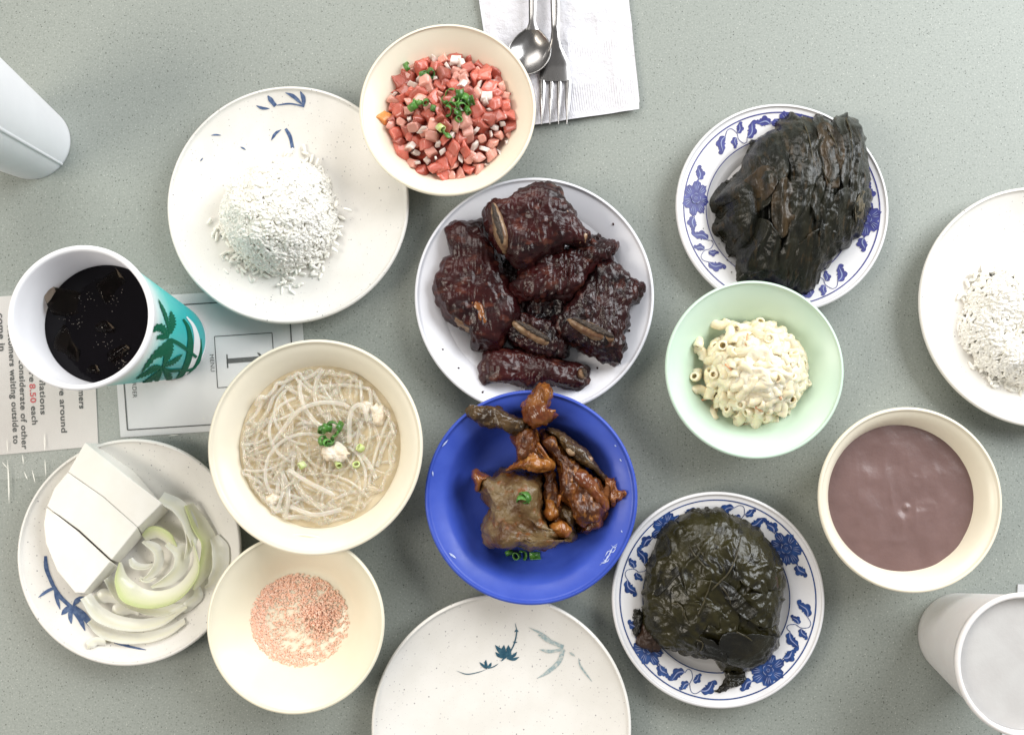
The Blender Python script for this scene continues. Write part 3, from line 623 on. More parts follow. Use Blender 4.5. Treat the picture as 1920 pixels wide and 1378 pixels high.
for i in range(48):
    for j in range(14):
        t = j / 13; a = 2 * math.pi * i / 48; x, y = hc[0] + HR * .97 * t * math.cos(a), hc[1] + HR * .97 * t * math.sin(a)
        V.append((x, y, heap(x, y) - .006 + .0015 * vnoise(np.array([[x * 150, y * 150, 3]]))[0] - .006 * t ** 6))
mk('tomato_juice', V, grid_faces(48, 14, True), m_juice, tom)
pts = []
def scatter(c, R, dmin, tries, out, fy=1.0):
    for _ in range(tries):
        a = random.uniform(0, 6.283); t = math.sqrt(random.random()); q = (c[0] + R * t * math.cos(a), c[1] + R * t * math.sin(a) * fy)
        if all((q[0] - w[0]) ** 2 + (q[1] - w[1]) ** 2 > dmin * dmin for w in out): out.append(q)
    return out
scatter(hc, HR * .99, .0060, 7000, pts)
print('tomato pieces', len(pts))
for k, (x, y) in enumerate(pts):
    z = heap(x, y) + random.uniform(-.0025, .0018); rot = [random.uniform(0, 6.28) for _ in range(3)]; u = random.random()
    s = random.uniform(.0032, .0054)
    if u < .52: inst('tomato_piece', random.choice(CM), (x, y, z - .001), rot, (s, s * random.uniform(.8, 1.2), s), tom)
    elif u < .80: inst('tomato_piece', random.choice(CMP), (x, y, z), rot, (s * .9,) * 3, tom)
    elif u < 1.1: inst('onion_piece', random.choice(CO), (x, y, z + .0004), rot, (s * .62, s * .5, s * random.uniform(.22, .45)), tom)
    else: inst('tomato_piece', CMO, (x, y, z), rot, (s * .9,) * 3, tom)
q = P(720, 222, .026); inst('tomato_piece', CMO, q, (.2, .3, .8), (.0062, .005, .0032), tom)
for (px, py, s, k) in ((912, 182, .0062, 0), (770, 268, .005, 1), (778, 297, .004, 2), (792, 245, .006, 3), (868, 160, .005, 1), (853, 108, .006, 0), (940, 214, .005, 2), (736, 168, .004, 3)):
    w = P(px, py, .038); inst('onion_piece', CO[k], (w[0], w[1], heap(w[0], w[1]) + .003), (.4 * k, .5, k * 1.3), (s * .62, s * .45, s * .3), tom)
def ring(r, w, th, mat, name, arc=6.2832, n=20):
    V = []; F = []
    closed = arc > 6.2
    for i in range(n):
        a = arc * i / (n if closed else n - 1)
        for rr, zz_ in ((r, -w / 2), (r, w / 2), (r - th, w / 2), (r - th, -w / 2)): V.append((rr * math.cos(a), rr * math.sin(a) * .8, zz_))
    for i in range(n if closed else n - 1):
        j = (i + 1) % n
        for k in range(4): F.append((i * 4 + k, i * 4 + (k + 1) % 4, j * 4 + (k + 1) % 4, j * 4 + k)[::-1])
    if not closed: F += [(0, 1, 2, 3), ((n - 1) * 4 + 3, (n - 1) * 4 + 2, (n - 1) * 4 + 1, (n - 1) * 4)]
    return to_mesh(name, V, F, mat)
SR = [ring(.0032, .0030, .0006, m_scal, 'scallion_ring'), ring(.0026, .0050, .0007, m_scal, 'scallion_tube'), ring(.0040, .0034, .0007, m_scal, 'scallion_curl', 3.6), ring(.0030, .0075, .0007, m_scal, 'scallion_strip', 2.6)]
SRP = ring(.0028, .0045, .0008, m_scalp, 'pale_scallion')
def scallion(parent, zf, items, mats=SR):
    for i, (px, py, s) in enumerate(items):
        w = P(px, py, .04); z = zf(w[0], w[1]); w = P(px, py, z)
        inst('green_onion', mats[i % len(mats)], (w[0], w[1], z), (random.uniform(-1.3, 1.3), random.uniform(-1, 1), random.uniform(0, 6.28)), (s, s, s), parent)
scallion(tom, lambda x, y: heap(x, y) + .0045, [(795, 140, 1.3), (808, 137, 1.3), (764, 126, 1.1), (775, 200, 1.0), (786, 194, 1.0), (798, 192, 1.0), (845, 176, 1.1), (862, 178, 1.2), (853, 190, 1.1), (872, 184, 1.1), (838, 208, 1.1),
             (855, 212, 1.0), (866, 200, 1.2), (877, 208, 1.0), (848, 200, 1.0), (838, 246, 1.3), (860, 224, .9), (812, 203, .9), (835, 188, .9), (882, 190, 1.0), (780, 190, .9)])
inst('green_onion', SRP, P(826, 240, .045), (1.2, .3, .7), (1.1, 1.1, 1.1), tom)

# ================================================================ short ribs
def meat_disp(seed, amp=.0022, sc=70, fine=.0009):
    def f(V):
        return amp * fbm(V * sc + seed * 11.7, 4, .5) + fine * ridged(V * np.array([240, 90, 150]) + seed, 2)
    return f
g = zz(.3338, 770, 320)
RIBS = [
 ('rib_piece', 'low charred short rib peeking out from under the ridged rib', [(960, 400), (1000, 360), (1060, 348), (1090, 370), (1130, 390), (1120, 430), (1060, 440), (980, 440)], .012, .014, 'm2', 3),
 ('rib_piece', 'dark filler piece for the shadow between the ribs at the centre of the pile', [(470, 560), (560, 480), (680, 470), (800, 560), (900, 640), (920, 760), (860, 860), (760, 880), (640, 860), (560, 760), (500, 660)], .0062, .013, 'm2', 3),  # added dark filler, stands in for the black shadow between the ribs
 ('rib_piece', 'long thin short rib at the bottom of the pile, next to the fried meat bowl', [(400, 1140), (415, 1070), (440, 1015), (520, 1000), (600, 995), (700, 1010), (770, 1050), (860, 1078), (960, 1088), (1000, 1110), (1002, 1190), (930, 1236), (820, 1200), (740, 1192), (665, 1224), (590, 1195), (480, 1192), (412, 1205)], .0062, .019, 'm', 2.6),
 ('rib_piece', 'small short rib with a slanting split bone, wedged in the middle of the pile', [(530, 890), (580, 800), (640, 775), (720, 815), (800, 870), (880, 940), (900, 985), (830, 1048), (740, 1030), (640, 1010), (560, 960)], .0075, .022, 'm2', 2.6),
 ('rib_piece', 'long upright short rib with a tan bone showing at its lower end', [(195, 330), (240, 292), (310, 300), (395, 282), (425, 320), (450, 420), (500, 450), (540, 560), (560, 680), (605, 770), (600, 860), (540, 950), (480, 1010), (400, 1000), (340, 965), (330, 900), (260, 850), (200, 790), (158, 710), (153, 600), (185, 530), (245, 465), (225, 410)], .0075, .027, 'm', 2.8),
 ('rib_piece', 'ridged sticky short rib lying across the middle of the pile', [(670, 500), (720, 462), (830, 430), (950, 402), (1070, 385), (1150, 388), (1168, 425), (1130, 468), (1060, 510), (1000, 590), (950, 660), (890, 722), (760, 722), (610, 715), (560, 660), (630, 570)], .016, .024, 'm', 2.6),
 ('rib_piece', 'black charred short rib with a pale split bone along its side', [(1080, 482), (1140, 498), (1190, 548), (1240, 588), (1292, 650), (1282, 705), (1240, 765), (1222, 845), (1200, 920), (1215, 1000), (1165, 1085), (1060, 1025), (940, 965), (850, 935), (800, 870), (825, 795), (900, 730), (960, 660), (1020, 560)], .012, .027, 'm2', 2.8),
 ('rib_piece', 'thick square short rib with a grey bone, topmost of the pile', [(425, 175), (470, 145), (540, 150), (570, 108), (640, 84), (720, 62), (785, 58), (825, 95), (845, 150), (885, 190), (925, 240), (965, 290), (1003, 350), (985, 405), (930, 412), (870, 402), (820, 425), (745, 455), (705, 485), (645, 528), (590, 505), (555, 448), (515, 440), (465, 370), (435, 300), (420, 220)], .028, .028, 'm', 3.0),
]
def ell(c, L, w, ang, n=12, egg=.15):
    r = []
    for i in range(n):
        a = 2 * math.pi * i / n; x = math.cos(a) * L / 2; y = math.sin(a) * w / 2 * (1 + egg * math.cos(a)); r.append((c[0] + x * math.cos(ang) - y * math.sin(ang), c[1] + x * math.sin(ang) + y * math.cos(ang)))
    return r
BONES = {7: [((498, 300), 300, 78, 1.32, .92)], 4: [((262, 792), 285, 100, .78, .66)], 3: [((672, 905), 290, 74, .52, .96)], 6: [((1015, 890), 330, 84, .42, .95)], 2: [((965, 1140), 70, 55, 1.2, .8)]}
for k, (nm, lab, out, zl, h, mt, p) in enumerate(RIBS):
    oc = np.mean(out, 0); out = [tuple(oc + (np.array(q) - oc) * 1.06) for q in out]
    L = Lump(g(out), zl, h, p=p + 2.2, q=.45, jag=.0016, jags=140, n=190, m=40, seed=k)
    V, F = L.build(meat_disp(k * 3.1, .0024 if mt == 'm' else .0028, 48 if mt == 'm' else 62, (.0015 if k == 5 else .0007) if mt == 'm' else .0012))
    c = L.c; e = empty(nm, (c[0], c[1], zl), lab, 'rib', 'short ribs on the white plate')
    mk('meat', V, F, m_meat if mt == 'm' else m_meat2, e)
    for (bc, bl, bw, ba, zf) in BONES.get(k, ()):
        zb = zl + h * (zf - .45)
        B = Lump(g(ell(bc, bl, bw, ba)), zb, h * .62, p=4, q=.5, n=60, m=14, seed=k, zpx=zb + h * .6)
        bo = mk('bone', *B.build(lambda V: .0005 * fbm(V * 220, 2)), m_bone, e)
        B2 = Lump(g(ell((bc[0] + (-10 if k == 7 else 12), bc[1] - 8), bl * .80, bw * .46, ba)), zb + h * .45, h * .225, p=5, q=.5, n=50, m=10, seed=k, zpx=zb + h * .6)
        mk('marrow', *B2.build(lambda V: .0005 * fbm(V * 700, 2)), m_marrow, bo)
    if k == 7:
        f_ = Lump(g([(870, 380), (900, 330), (960, 320), (1000, 350), (985, 408), (930, 412)]), zl + .008, .0135, n=50, m=14); mk('fat', *f_.build(meat_disp(5, .001, 90)), m_fat, e)
        f_ = Lump(g([(590, 430), (650, 395), (720, 380), (800, 350), (880, 320), (900, 345), (830, 415), (740, 452), (690, 480), (645, 520), (590, 500)]), zl + .002, .021, n=80, m=20); mk('fibre', *f_.build(meat_disp(8, .0022, 120, .0016)), m_lean, e)
        f_ = Lump(g([(815, 150), (845, 160), (900, 240), (935, 310), (900, 320), (850, 240), (820, 200)]), zl + .01, .0155, n=50, m=14); mk('fat', *f_.build(meat_disp(9, .001, 90)), m_fat, e)
    if k == 4:
        f_ = Lump(g([(300, 700), (380, 720), (450, 830), (470, 900), (430, 920), (370, 850), (320, 780)]), zl + .006, .0215, n=60, m=14); mk('fat', *f_.build(meat_disp(11, .0013, 90)), m_flap, e)
    if k == 6:
        f_ = Lump(g([(1090, 945), (1150, 930), (1180, 955), (1150, 975), (1100, 970)]), zl + .008, .016, n=40, m=10); mk('fat', *f_.build(meat_disp(12, .0008, 90)), m_fat, e)

# ================================================================ fried meat in the blue bowl
g = zz(.3265, 780, 700)
def fry(parent, name, out, zl, h, mat, seed, amp=.0022, p=2.8, jag=.0014, **k):
    L = Lump(g(out), zl, h, p=p, jag=jag, jags=190, n=k.get('n', 130), m=k.get('m', 30), seed=seed, tilt=k.get('tilt', (0, 0)))
    return mk(name, *L.build(meat_disp(seed * 2.3, amp * 1.05, k.get('sc', 74), k.get('fine', .0006))), mat, parent)
c = P(960, 905, .01)
fm = empty('fried_meat', (c[0], c[1], .0063), 'fried meat piece with wide wrinkled skin, arm and knobbed bone end in the blue bowl', 'fried meat', 'fried meat pieces in the blue bowl')
fry(fm, 'arm', [(272, 195), (315, 178), (420, 193), (520, 218), (600, 250), (655, 290), (645, 345), (560, 352), (500, 332), (430, 316), (350, 290), (290, 245)], .030, .018, m_skind, 1, p=2.4)
fry(fm, 'neck', [(555, 345), (620, 290), (680, 320), (705, 420), (745, 470), (790, 525), (730, 545), (640, 520), (575, 505), (562, 430)], .024, .022, m_flesh, 2, p=2.4, tilt=(0, .1))
fry(fm, 'flesh', [(640, 430), (690, 400), (790, 515), (765, 560), (690, 570), (600, 560), (520, 560), (560, 515), (620, 485)], .030, .016, m_fleshl, 3, p=2.4)
fry(fm, 'bone_end', [(648, 135), (700, 62), (742, 52), (782, 95), (772, 160), (752, 205), (812, 228), (782, 285), (705, 312), (640, 282), (612, 225), (598, 172)], .037, .019, m_flap, 4, .0012, p=2.2, sc=60)
fry(fm, 'bone_cap', [(705, 70), (742, 52), (782, 95), (772, 150), (742, 175), (728, 130)], .0425, .016, m_fleshl, 14, .0006, p=2.2, n=50, m=14, sc=50)
fry(fm, 'flesh', [(735, 560), (800, 560), (830, 700), (880, 780), (900, 880), (850, 930), (770, 860), (740, 720)], .016, .019, m_flesh, 5, .003)
fry(fm, 'skin', [(322, 572), (375, 568), (430, 590), (490, 562), (560, 545), (640, 560), (720, 575), (735, 640), (735, 720), (752, 830), (790, 900), (850, 912), (922, 890), (912, 945), (860, 990), (780, 1020), (680, 1024), (600, 1002), (520, 1008), (430, 1003), (376, 992), (366, 920), (402, 850), (415, 790), (388, 740), (380, 685), (345, 660)], .0095, .036, m_skin, 6, .0032, n=200, m=46, jag=.002, fine=.0004, sc=55, p=3.2)
fry(fm, 'fold', [(395, 860), (440, 800), (520, 810), (620, 870), (720, 930), (830, 960), (900, 940), (860, 985), (760, 1018), (600, 1000), (430, 1000), (380, 960)], .014, .0385, m_skin, 7, .0026, fine=.0004, n=140)
fry(fm, 'edge_flap', [(325, 570), (375, 566), (425, 588), (400, 625), (352, 678), (330, 640)], .026, .014, m_flap, 8, .001, n=60, m=14)
fry(fm, 'flesh', [(770, 880), (830, 840), (890, 900), (880, 945), (820, 930)], .028, .014, m_fleshl, 9, .0015, n=60, m=16)
fry(fm, 'flesh', [(745, 730), (790, 720), (825, 800), (800, 840), (755, 850)], .026, .013, m_fleshl, 10, .0015, n=60, m=16)
fry(fm, 'flesh', [(822, 772), (870, 758), (915, 800), (925, 870), (900, 900), (850, 850), (815, 820)], .022, .016, m_skind, 11, .0018, n=70, m=18)
c = P(1110, 900, .01)
fr = empty('fried_meat', (c[0], c[1], .0063), 'fried meat piece with glossy speckled skin and exposed golden flesh in the blue bowl', 'fried meat', 'fried meat pieces in the blue bowl')
fry(fr, 'flesh', [(700, 340), (760, 330), (860, 430), (960, 540), (1080, 620), (1110, 700), (1085, 840), (1020, 905), (950, 930), (920, 860), (880, 760), (835, 690), (845, 600), (820, 540), (770, 470), (720, 400)], .0095, .0345, m_flesh, 21, .0034, n=180, m=40, p=4.0)
fry(fr, 'skin', [(760, 300), (835, 325), (920, 388), (1000, 460), (1062, 540), (1112, 590), (1080, 630), (1010, 560), (930, 520), (850, 440), (790, 370), (740, 330)], .020, .0245, m_skind, 22, .0012, n=120, jag=.0007)
fry(fr, 'crisp_end', [(1060, 605), (1110, 582), (1155, 590), (1182, 640), (1238, 690), (1175, 742), (1110, 770), (1075, 700)], .022, .017, m_flap, 23, .0030, n=110, fine=.0016, jag=.003)
fry(fr, 'flesh', [(875, 560), (940, 545), (1010, 590), (1060, 660), (1115, 730), (1090, 780), (1030, 750), (960, 660), (900, 620)], .0275, .017, m_flap, 24, .0012, n=90, sc=50)
fry(fr, 'flesh', [(905, 690), (940, 655), (985, 690), (1022, 745), (985, 810), (925, 860), (905, 800)], .026, .016, m_fleshl, 25, .0012, n=80, sc=60)
fry(fr, 'flesh', [(1030, 780), (1085, 770), (1080, 840), (1020, 905), (955, 925), (960, 870)], .018, .020, m_flesh, 26, .002, n=80)
for px, py, mt in ((1071, 846, m_fat), (1104, 862, m_fat)):
    V_ = Lump(ell((px, py), 22 if px < 1090 else 16, 16, .6, 10), .0405 if px < 1090 else .039, .0045, n=30, m=8); mk('fat_spot', *V_.build(), mt, fr)
for a, b, r in (((800, 215), (700, 218), .0009), ((825, 700), (815, 765), .0014), ((700, 400), (780, 515), .0011)):
    A, B = P(*g([a])[0], .052 if r < .001 else .044), P(*g([b])[0], .052 if r < .001 else .042); t_ = np.linspace(0, 1, 8)[:, None]
    mk('strand', *tube(A * (1 - t_) + B * t_ + np.c_[np.zeros((8, 2)), .002 * np.sin(t_ * 3.14)], np.linspace(r, r * .6, 8)), m_fleshl, fm)
so = empty('green_onion_garnish', P(963, 1040, .009), 'chopped green onion rings at the lower edge of the fried meat', 'green onion')
scallion(so, lambda x, y: .0115, [(955, 1036, 1.1), (969, 1042, 1.2), (980, 1041, 1.0), (1004, 1041, 1.1)])
so2 = empty('green_onion_garnish', P(984, 934, .046), 'green onion ring lying on the wrinkled fried skin', 'green onion')
scallion(so2, lambda x, y: .0475, [(984, 932, 1.5), (981, 938, 1.2)], [SR[0], SR[2]])
# ================================================================ leaf bundles on the floral plates
def flap(parent, base, out, mat, seed, lift=.0012, th=.0009, wav=.0011, n=90, m=18, zpx=.03, wsc=110, disp=None, curl=.0022):
    """thin leaf sheet draped over the bundle, edges curling up"""
    o = np.array([P(a, b, zpx)[:2] for a, b in spline(out, n, True)]); c = o.mean(0); d = o - c
    o = c + d * (1 + .05 * fbm(np.c_[o * 260, np.full(n, seed)], 3))[:, None]
    R_ = []
    for t in np.linspace(.004, 1, m):
        xy = c + (o - c) * t; z = base.top(xy) + lift + wav * fbm(np.c_[xy * wsc, np.full(n, seed * 2.1)], 3) + curl * t ** 6 * np.clip(vnoise(np.c_[xy * 70, np.full(n, seed)]) + .2, -.3, 1)
        if disp is not None: z = z + disp(np.c_[xy, z]) * 1.0
        R_.append(np.c_[xy, z])
    A = np.stack(R_, 1); B = A[:, ::-1].copy(); B[:, :, 2] -= th; A = np.concatenate([A, B], 1)
    return mk('leaf', A.reshape(-1, 3), grid_faces(n, A.shape[1], True), mat, parent)
g = zz(.3049, 1240, 180)
o1 = [(820, 78), (880, 110), (925, 122), (975, 80), (1030, 98), (1045, 150), (1080, 112), (1150, 92), (1168, 78), (1215, 108), (1252, 160), (1282, 250), (1290, 340), (1302, 400), (1305, 490), (1275, 560), (1312, 590), (1325, 640), (1300, 700), (1270, 780), (1230, 860), (1180, 900), (1100, 960), (1040, 1040), (1000, 1080), (985, 1150), (950, 1200), (870, 1212), (800, 1190), (700, 1162), (600, 1142), (478, 1135), (492, 1000), (450, 880), (390, 812), (352, 800), (396, 752), (390, 660), (362, 630), (402, 560), (440, 500), (500, 440), (560, 350), (562, 250), (640, 215), (700, 190), (732, 140), (790, 92)]
L1 = Lump(g(o1), .0055, .046, p=2.0, q=.62, jag=.0022, jags=230, n=320, m=80, seed=3, zpx=.022, belly=.12, edge=.75)
foc = P(1505, 1000, .03)[:2]
def d1(V):
    r = V[:, :2] - foc; a = np.arctan2(r[:, 0], r[:, 1]); l = np.linalg.norm(r, axis=1)
    w = .045 * vnoise(np.c_[V[:, :2] * 28, V[:, 2] * 0]) + .012 * vnoise(np.c_[V[:, :2] * 70, V[:, 2] * 0 + 3]); u = (a + w) * 1.9
    return .0060 * ridged(np.c_[u * 5.2 + 3, l * 4, np.zeros(len(V))], 1) + .0016 * ridged(np.c_[u * 15, l * 12, np.zeros(len(V)) + 5], 2) + .0007 * fbm(V * 160, 3)
c = L1.c; e = empty('leaf_bundle', (c[0], c[1], .0055), 'dark ridged taro leaf bundle with upright folds on the purple blue floral plate', 'leaf bundle', 'steamed taro leaf bundles')
mk('leaf_wrap', *L1.build(d1), m_leaf1, e)
for k, (out, mt, lf) in enumerate((
    ([(560, 290), (640, 225), (720, 200), (760, 300), (740, 440), (690, 600), (600, 720), (500, 740), (420, 640), (470, 500)], m_leaf1, .0024),
    ([(470, 580), (560, 480), (640, 490), (650, 600), (580, 690), (480, 700)], m_leaf1b, .0034),
    ([(380, 780), (480, 720), (600, 800), (720, 960), (760, 1060), (640, 1080), (500, 1060), (480, 940)], m_leaf1, .0026),
    ([(780, 980), (900, 860), (1020, 860), (1110, 900), (1020, 1050), (960, 1160), (860, 1190), (790, 1120)], m_leaf1, .0024),
    ([(1160, 120), (1225, 140), (1270, 250), (1290, 400), (1290, 560), (1240, 700), (1160, 760), (1110, 620), (1130, 420), (1155, 260)], m_leaf1, .0030),
    ([(1160, 660), (1230, 600), (1300, 650), (1290, 740), (1230, 820), (1165, 760)], m_fray, .0034),
    ([(940, 780), (1000, 660), (1080, 600), (1160, 640), (1180, 740), (1110, 880), (1000, 930), (930, 880)], m_leaf1, .0030),
    ([(1045, 150), (1130, 118), (1160, 180), (1150, 320), (1110, 470), (1080, 610), (1040, 560), (1030, 360)], m_leaf1, .0036),
    ([(790, 105), (870, 105), (930, 160), (945, 300), (930, 440), (940, 620), (960, 760), (900, 800), (830, 680), (780, 520), (755, 380), (765, 220)], m_leaf1, .0034),
    ([(930, 205), (1000, 190), (1045, 270), (1065, 400), (1035, 520), (1010, 620), (950, 620), (930, 480), (912, 320)], m_leaf1b, .0048),
    ([(640, 620), (710, 560), (770, 620), (770, 760), (720, 900), (660, 890), (625, 760)], m_leaf1b, .0040))):
    flap(e, L1, g(out), mt, k + 20, lf * .7, disp=d1, curl=.0020)
fib = [[(940, 480), (955, 540), (1000, 590)], [(870, 180), (880, 320), (890, 480), (900, 600)], [(1155, 120), (1150, 300), (1120, 500)], [(1000, 200), (1030, 300), (1050, 420)]]
def fibres(parent, base, lines, disp, r=.0006, mt=None):
    for q in lines:
        s = np.array([P(a, b, .035)[:2] for a, b in spline(g(q), 14)]); z = base.top(s); z = z + disp(np.c_[s, z]) + .0036
        mk('fibre', *tube(np.c_[s, z], np.linspace(r, r * .5, 14), 6), mt or m_fib, parent)
fibres(e, L1, fib, d1)
# crumbs beside the bundle
cr_ = zz(.1669, 1270, 330)
for k, (x, y, r_) in enumerate(((515, 650, 14), (570, 795, 15), (580, 905, 12), (563, 945, 10), (610, 1080, 8), (500, 735, 8), (455, 680, 9), (470, 760, 6), (615, 760, 7), (295, 590, 6), (390, 730, 5), (605, 970, 6))):
    px, py = cr_([(x, y)])[0]; q = DISH[p_fl1.name][3](px, py)
    bb = Lump(ell((px, py), r_ * .34, r_ * .22, k * 1.3, 9, .4), q[2] - .0003, .0012, n=18, m=5, seed=k); V, F = bb.build()
    mk('leaf_crumb', V, F, m_leaf1b if k % 3 else m_leaf1, e)

g = zz(.3047, 1130, 910)
o2 = [(400, 290), (470, 222), (560, 165), (640, 150), (740, 152), (765, 190), (850, 213), (930, 248), (1000, 298), (1050, 370), (1100, 440), (1122, 520), (1137, 600), (1122, 680), (1112, 780), (1092, 880), (1112, 960), (1082, 1040), (1032, 1130), (940, 1162), (870, 1180), (800, 1170), (740, 1150), (700, 1100), (620, 1072), (540, 1050), (440, 992), (380, 985), (330, 960), (280, 900), (255, 820), (258, 720), (262, 640), (280, 560), (310, 460), (350, 370)]
L2 = Lump(g(o2), .0055, .042, p=2.6, q=.55, jag=.0014, jags=210, n=300, m=80, seed=9, zpx=.024, belly=.15)
mid = P(*g([(760, 620)])[0], .03)[:2]
def d2(V):
    w = np.c_[fbm(V * 38 + 3, 2), fbm(V * 38 + 30, 2), np.zeros(len(V))] * .9
    cr = ridged(V * np.array([34, 34, 20]) + w, 3); ar = np.exp(-(((V[:, :2] - mid) ** 2).sum(1)) / .0007)
    return .0028 * fbm(V * 34 + 7, 2) - .0014 * np.clip(cr - .8, 0, 2) * 1.8 + .0011 * ridged(V * 120 + w * 2, 2) * (.12 + ar) + .00025 * fbm(V * 260, 2)
c = L2.c; e = empty('leaf_bundle', (c[0], c[1], .0055), 'rounded olive black taro leaf bundle on the blue floral plate by the blue bowl', 'leaf bundle', 'steamed taro leaf bundles')
mk('leaf_wrap', *L2.build(d2), m_leaf2, e)
for k, (out, mt, lf) in enumerate((
    ([(520, 210), (640, 165), (760, 190), (850, 260), (830, 380), (760, 500), (700, 520), (600, 470), (540, 380)], m_leaf2b, .0014),
    ([(840, 250), (930, 270), (1010, 340), (1060, 470), (1050, 600), (960, 640), (860, 600), (780, 520), (800, 400)], m_leaf2, .0016),
    ([(420, 600), (520, 560), (640, 560), (740, 640), (800, 740), (780, 860), (640, 880), (500, 860), (410, 760)], m_leaf2, .0016),
    ([(300, 480), (390, 330), (500, 250), (520, 360), (500, 480), (420, 570), (330, 680), (280, 640)], m_leaf2b, .0012),
    ([(800, 640), (930, 640), (1060, 640), (1110, 680), (1080, 820), (980, 860), (860, 800), (790, 720)], m_leaf2, .0018),
    ([(1050, 470), (1110, 500), (1125, 600), (1100, 680), (1060, 640), (1040, 560)], m_leaf2c, .0014),
    ([(680, 560), (740, 580), (840, 680), (900, 740), (860, 790), (780, 740), (710, 660)], m_leaf2b, .0028),
    ([(700, 880), (860, 880), (1000, 900), (1060, 960), (1000, 1080), (880, 1120), (760, 1080), (690, 980)], m_leaf2b, .0016),
    ([(450, 900), (580, 900), (700, 960), (740, 1060), (640, 1050), (520, 1010), (440, 970)], m_leaf2b, .0012))):
    flap(e, L2, g(out), mt, k + 50, lf, disp=d2, wav=.0007)
for k, (out, h, mt, z) in enumerate((([(255, 800), (330, 790), (380, 870), (410, 940), (385, 990), (330, 1038), (230, 1003), (200, 950), (225, 890)], .012, m_leaf2c, .009),
                                  ([(178, 790), (225, 765), (260, 800), (250, 860), (210, 940), (180, 880)], .006, m_leaf2b, .012),
                                  ([(730, 1120), (840, 1130), (900, 1170), (870, 1235), (780, 1268), (700, 1292), (660, 1262), (720, 1240), (750, 1180)], .009, m_leaf2b, .009),
                                  ([(560, 160), (640, 140), (738, 148), (742, 180), (640, 200), (560, 200)], .010, m_leaf2b, .016))):
    L_ = Lump(g(out), z, h, p=2.4, n=110, m=22, jag=.0018, jags=280, seed=k + 70); mk('leaf', *L_.build(lambda V: .0014 * ridged(V * 110, 3) + .0006 * fbm(V * 300, 2)), mt, e)
fibres(e, L2, [[(640, 620), (700, 560), (740, 520), (800, 420), (850, 300)], [(700, 600), (740, 660), (750, 700)], [(410, 710), (460, 720), (490, 790), (510, 830)], [(440, 705), (470, 740), (480, 780)], [(790, 870), (850, 900), (890, 930)],
               [(520, 300), (540, 400), (620, 500)], [(560, 780), (620, 620), (640, 560)], [(450, 970), (500, 930), (600, 950), (590, 1040)], [(540, 260), (560, 340), (600, 420)]], d2, .0007)

# ================================================================ macaroni salad
def elbow(arc, R, r, ri, n=9, s=10):
    V = []; F = []
    for k, rr in ((0, r), (1, ri)):
        for i in range(n):
            a = arc * (i / (n - 1) - .5); cx, cy = R * math.sin(a), R * math.cos(a) - R
            bul = 1 + .05 * math.sin(i * 2.1)
            for j in range(s):
                b = 2 * math.pi * j / s; d = rr * bul * math.cos(b); V.append((cx + d * math.sin(a), cy + d * math.cos(a), rr * bul * math.sin(b)))
    o = n * s
    for i in range(n - 1):
        for j in range(s):
            q = (i * s + j, (i + 1) * s + j, (i + 1) * s + (j + 1) % s, i * s + (j + 1) % s); F.append(q[::-1]); F.append(tuple(x + o for x in q))
    for j in range(s):
        F.append((j, (j + 1) % s, o + (j + 1) % s, o + j)[::-1]); k = (n - 1) * s; F.append((k + j, k + (j + 1) % s, o + k + (j + 1) % s, o + k + j))
    return np.array(V), F
EL = [to_mesh('macaroni', *elbow(a, R, .0036, .0021), m_mac) for a, R in ((1.7, .0075), (1.3, .0095), (2.1, .0065))]
mc = P(1411, 700, .012); MR = 98 * mpp(1411, 700, .02)
mac = empty('macaroni_salad', (mc[0], mc[1], .0065), 'creamy macaroni salad scoop in the mint green bowl', 'salad')
V = []; MH = .046
mtop = lambda t, a: .0068 + MH * max(0, 1 - t ** 2.5) ** .6
for i in range(90):
    for j in range(40):
        t = j / 39; a = 2 * math.pi * i / 90; V.append((mc[0] + MR * .93 * t * math.cos(a), mc[1] + MR * .93 * t * math.sin(a), mtop(t, a) - .0004))
V = np.array(V); Fm = grid_faces(90, 40, True); V -= vnormals(V, Fm) * (.0022 * fbm(V * 120, 3) + .0016 * ridged(V * 90, 2))[:, None]
V[:, 2] = np.maximum(V[:, 2], .0066); mk('dressing', V, Fm, m_mayo, mac)
cand = []
while len(cand) < 104:
    t = math.sqrt(random.random()); a = random.uniform(0, 6.283); q = np.array([mc[0] + MR * t * math.cos(a), mc[1] + MR * t * math.sin(a), mtop(t * .96, a)])
    if all(np.linalg.norm(q - w) > .0072 for w, _, _ in cand): cand.append((q, t, a))
    elif random.random() < .004: cand.append((q, t, a))
for q, t, a in cand:
    Nn = Vector((math.cos(a) * t * 1.1, math.sin(a) * t * 1.1, 1.05 - t * .7)).normalized()
    rot = (Nn.to_track_quat('Z', 'Y') @ Euler((random.gauss(0, .35), random.gauss(0, .35), random.uniform(0, 6.283))).to_quaternion()).to_euler()
    s = random.uniform(.9, 1.15); inst('macaroni', random.choice(EL), q - np.array(Nn) * random.uniform(.0016, .0040), rot, (s, s, s), mac)
for px, py, z in ((1310, 640, .02), (1316, 660, .018), (1306, 705, .017), (1312, 730, .016), (1335, 775, .014), (1345, 790, .013), (1400, 795, .012), (1455, 788, .012), (1470, 775, .013), (1490, 770, .014), (1505, 760, .016), (1515, 750, .018), (1512, 775, .015), (1500, 730, .018), (1508, 690, .02), (1504, 665, .02), (1462, 795, .012), (1395, 800, .0115), (1440, 790, .013), (1485, 790, .0125), (1350, 610, .02)):
    w = P(px, py, z); inst('macaroni', random.choice(EL), w, (random.gauss(0, .6), random.gauss(0, .6), random.uniform(0, 6.28)), (1.05, 1.05, 1.05), mac)
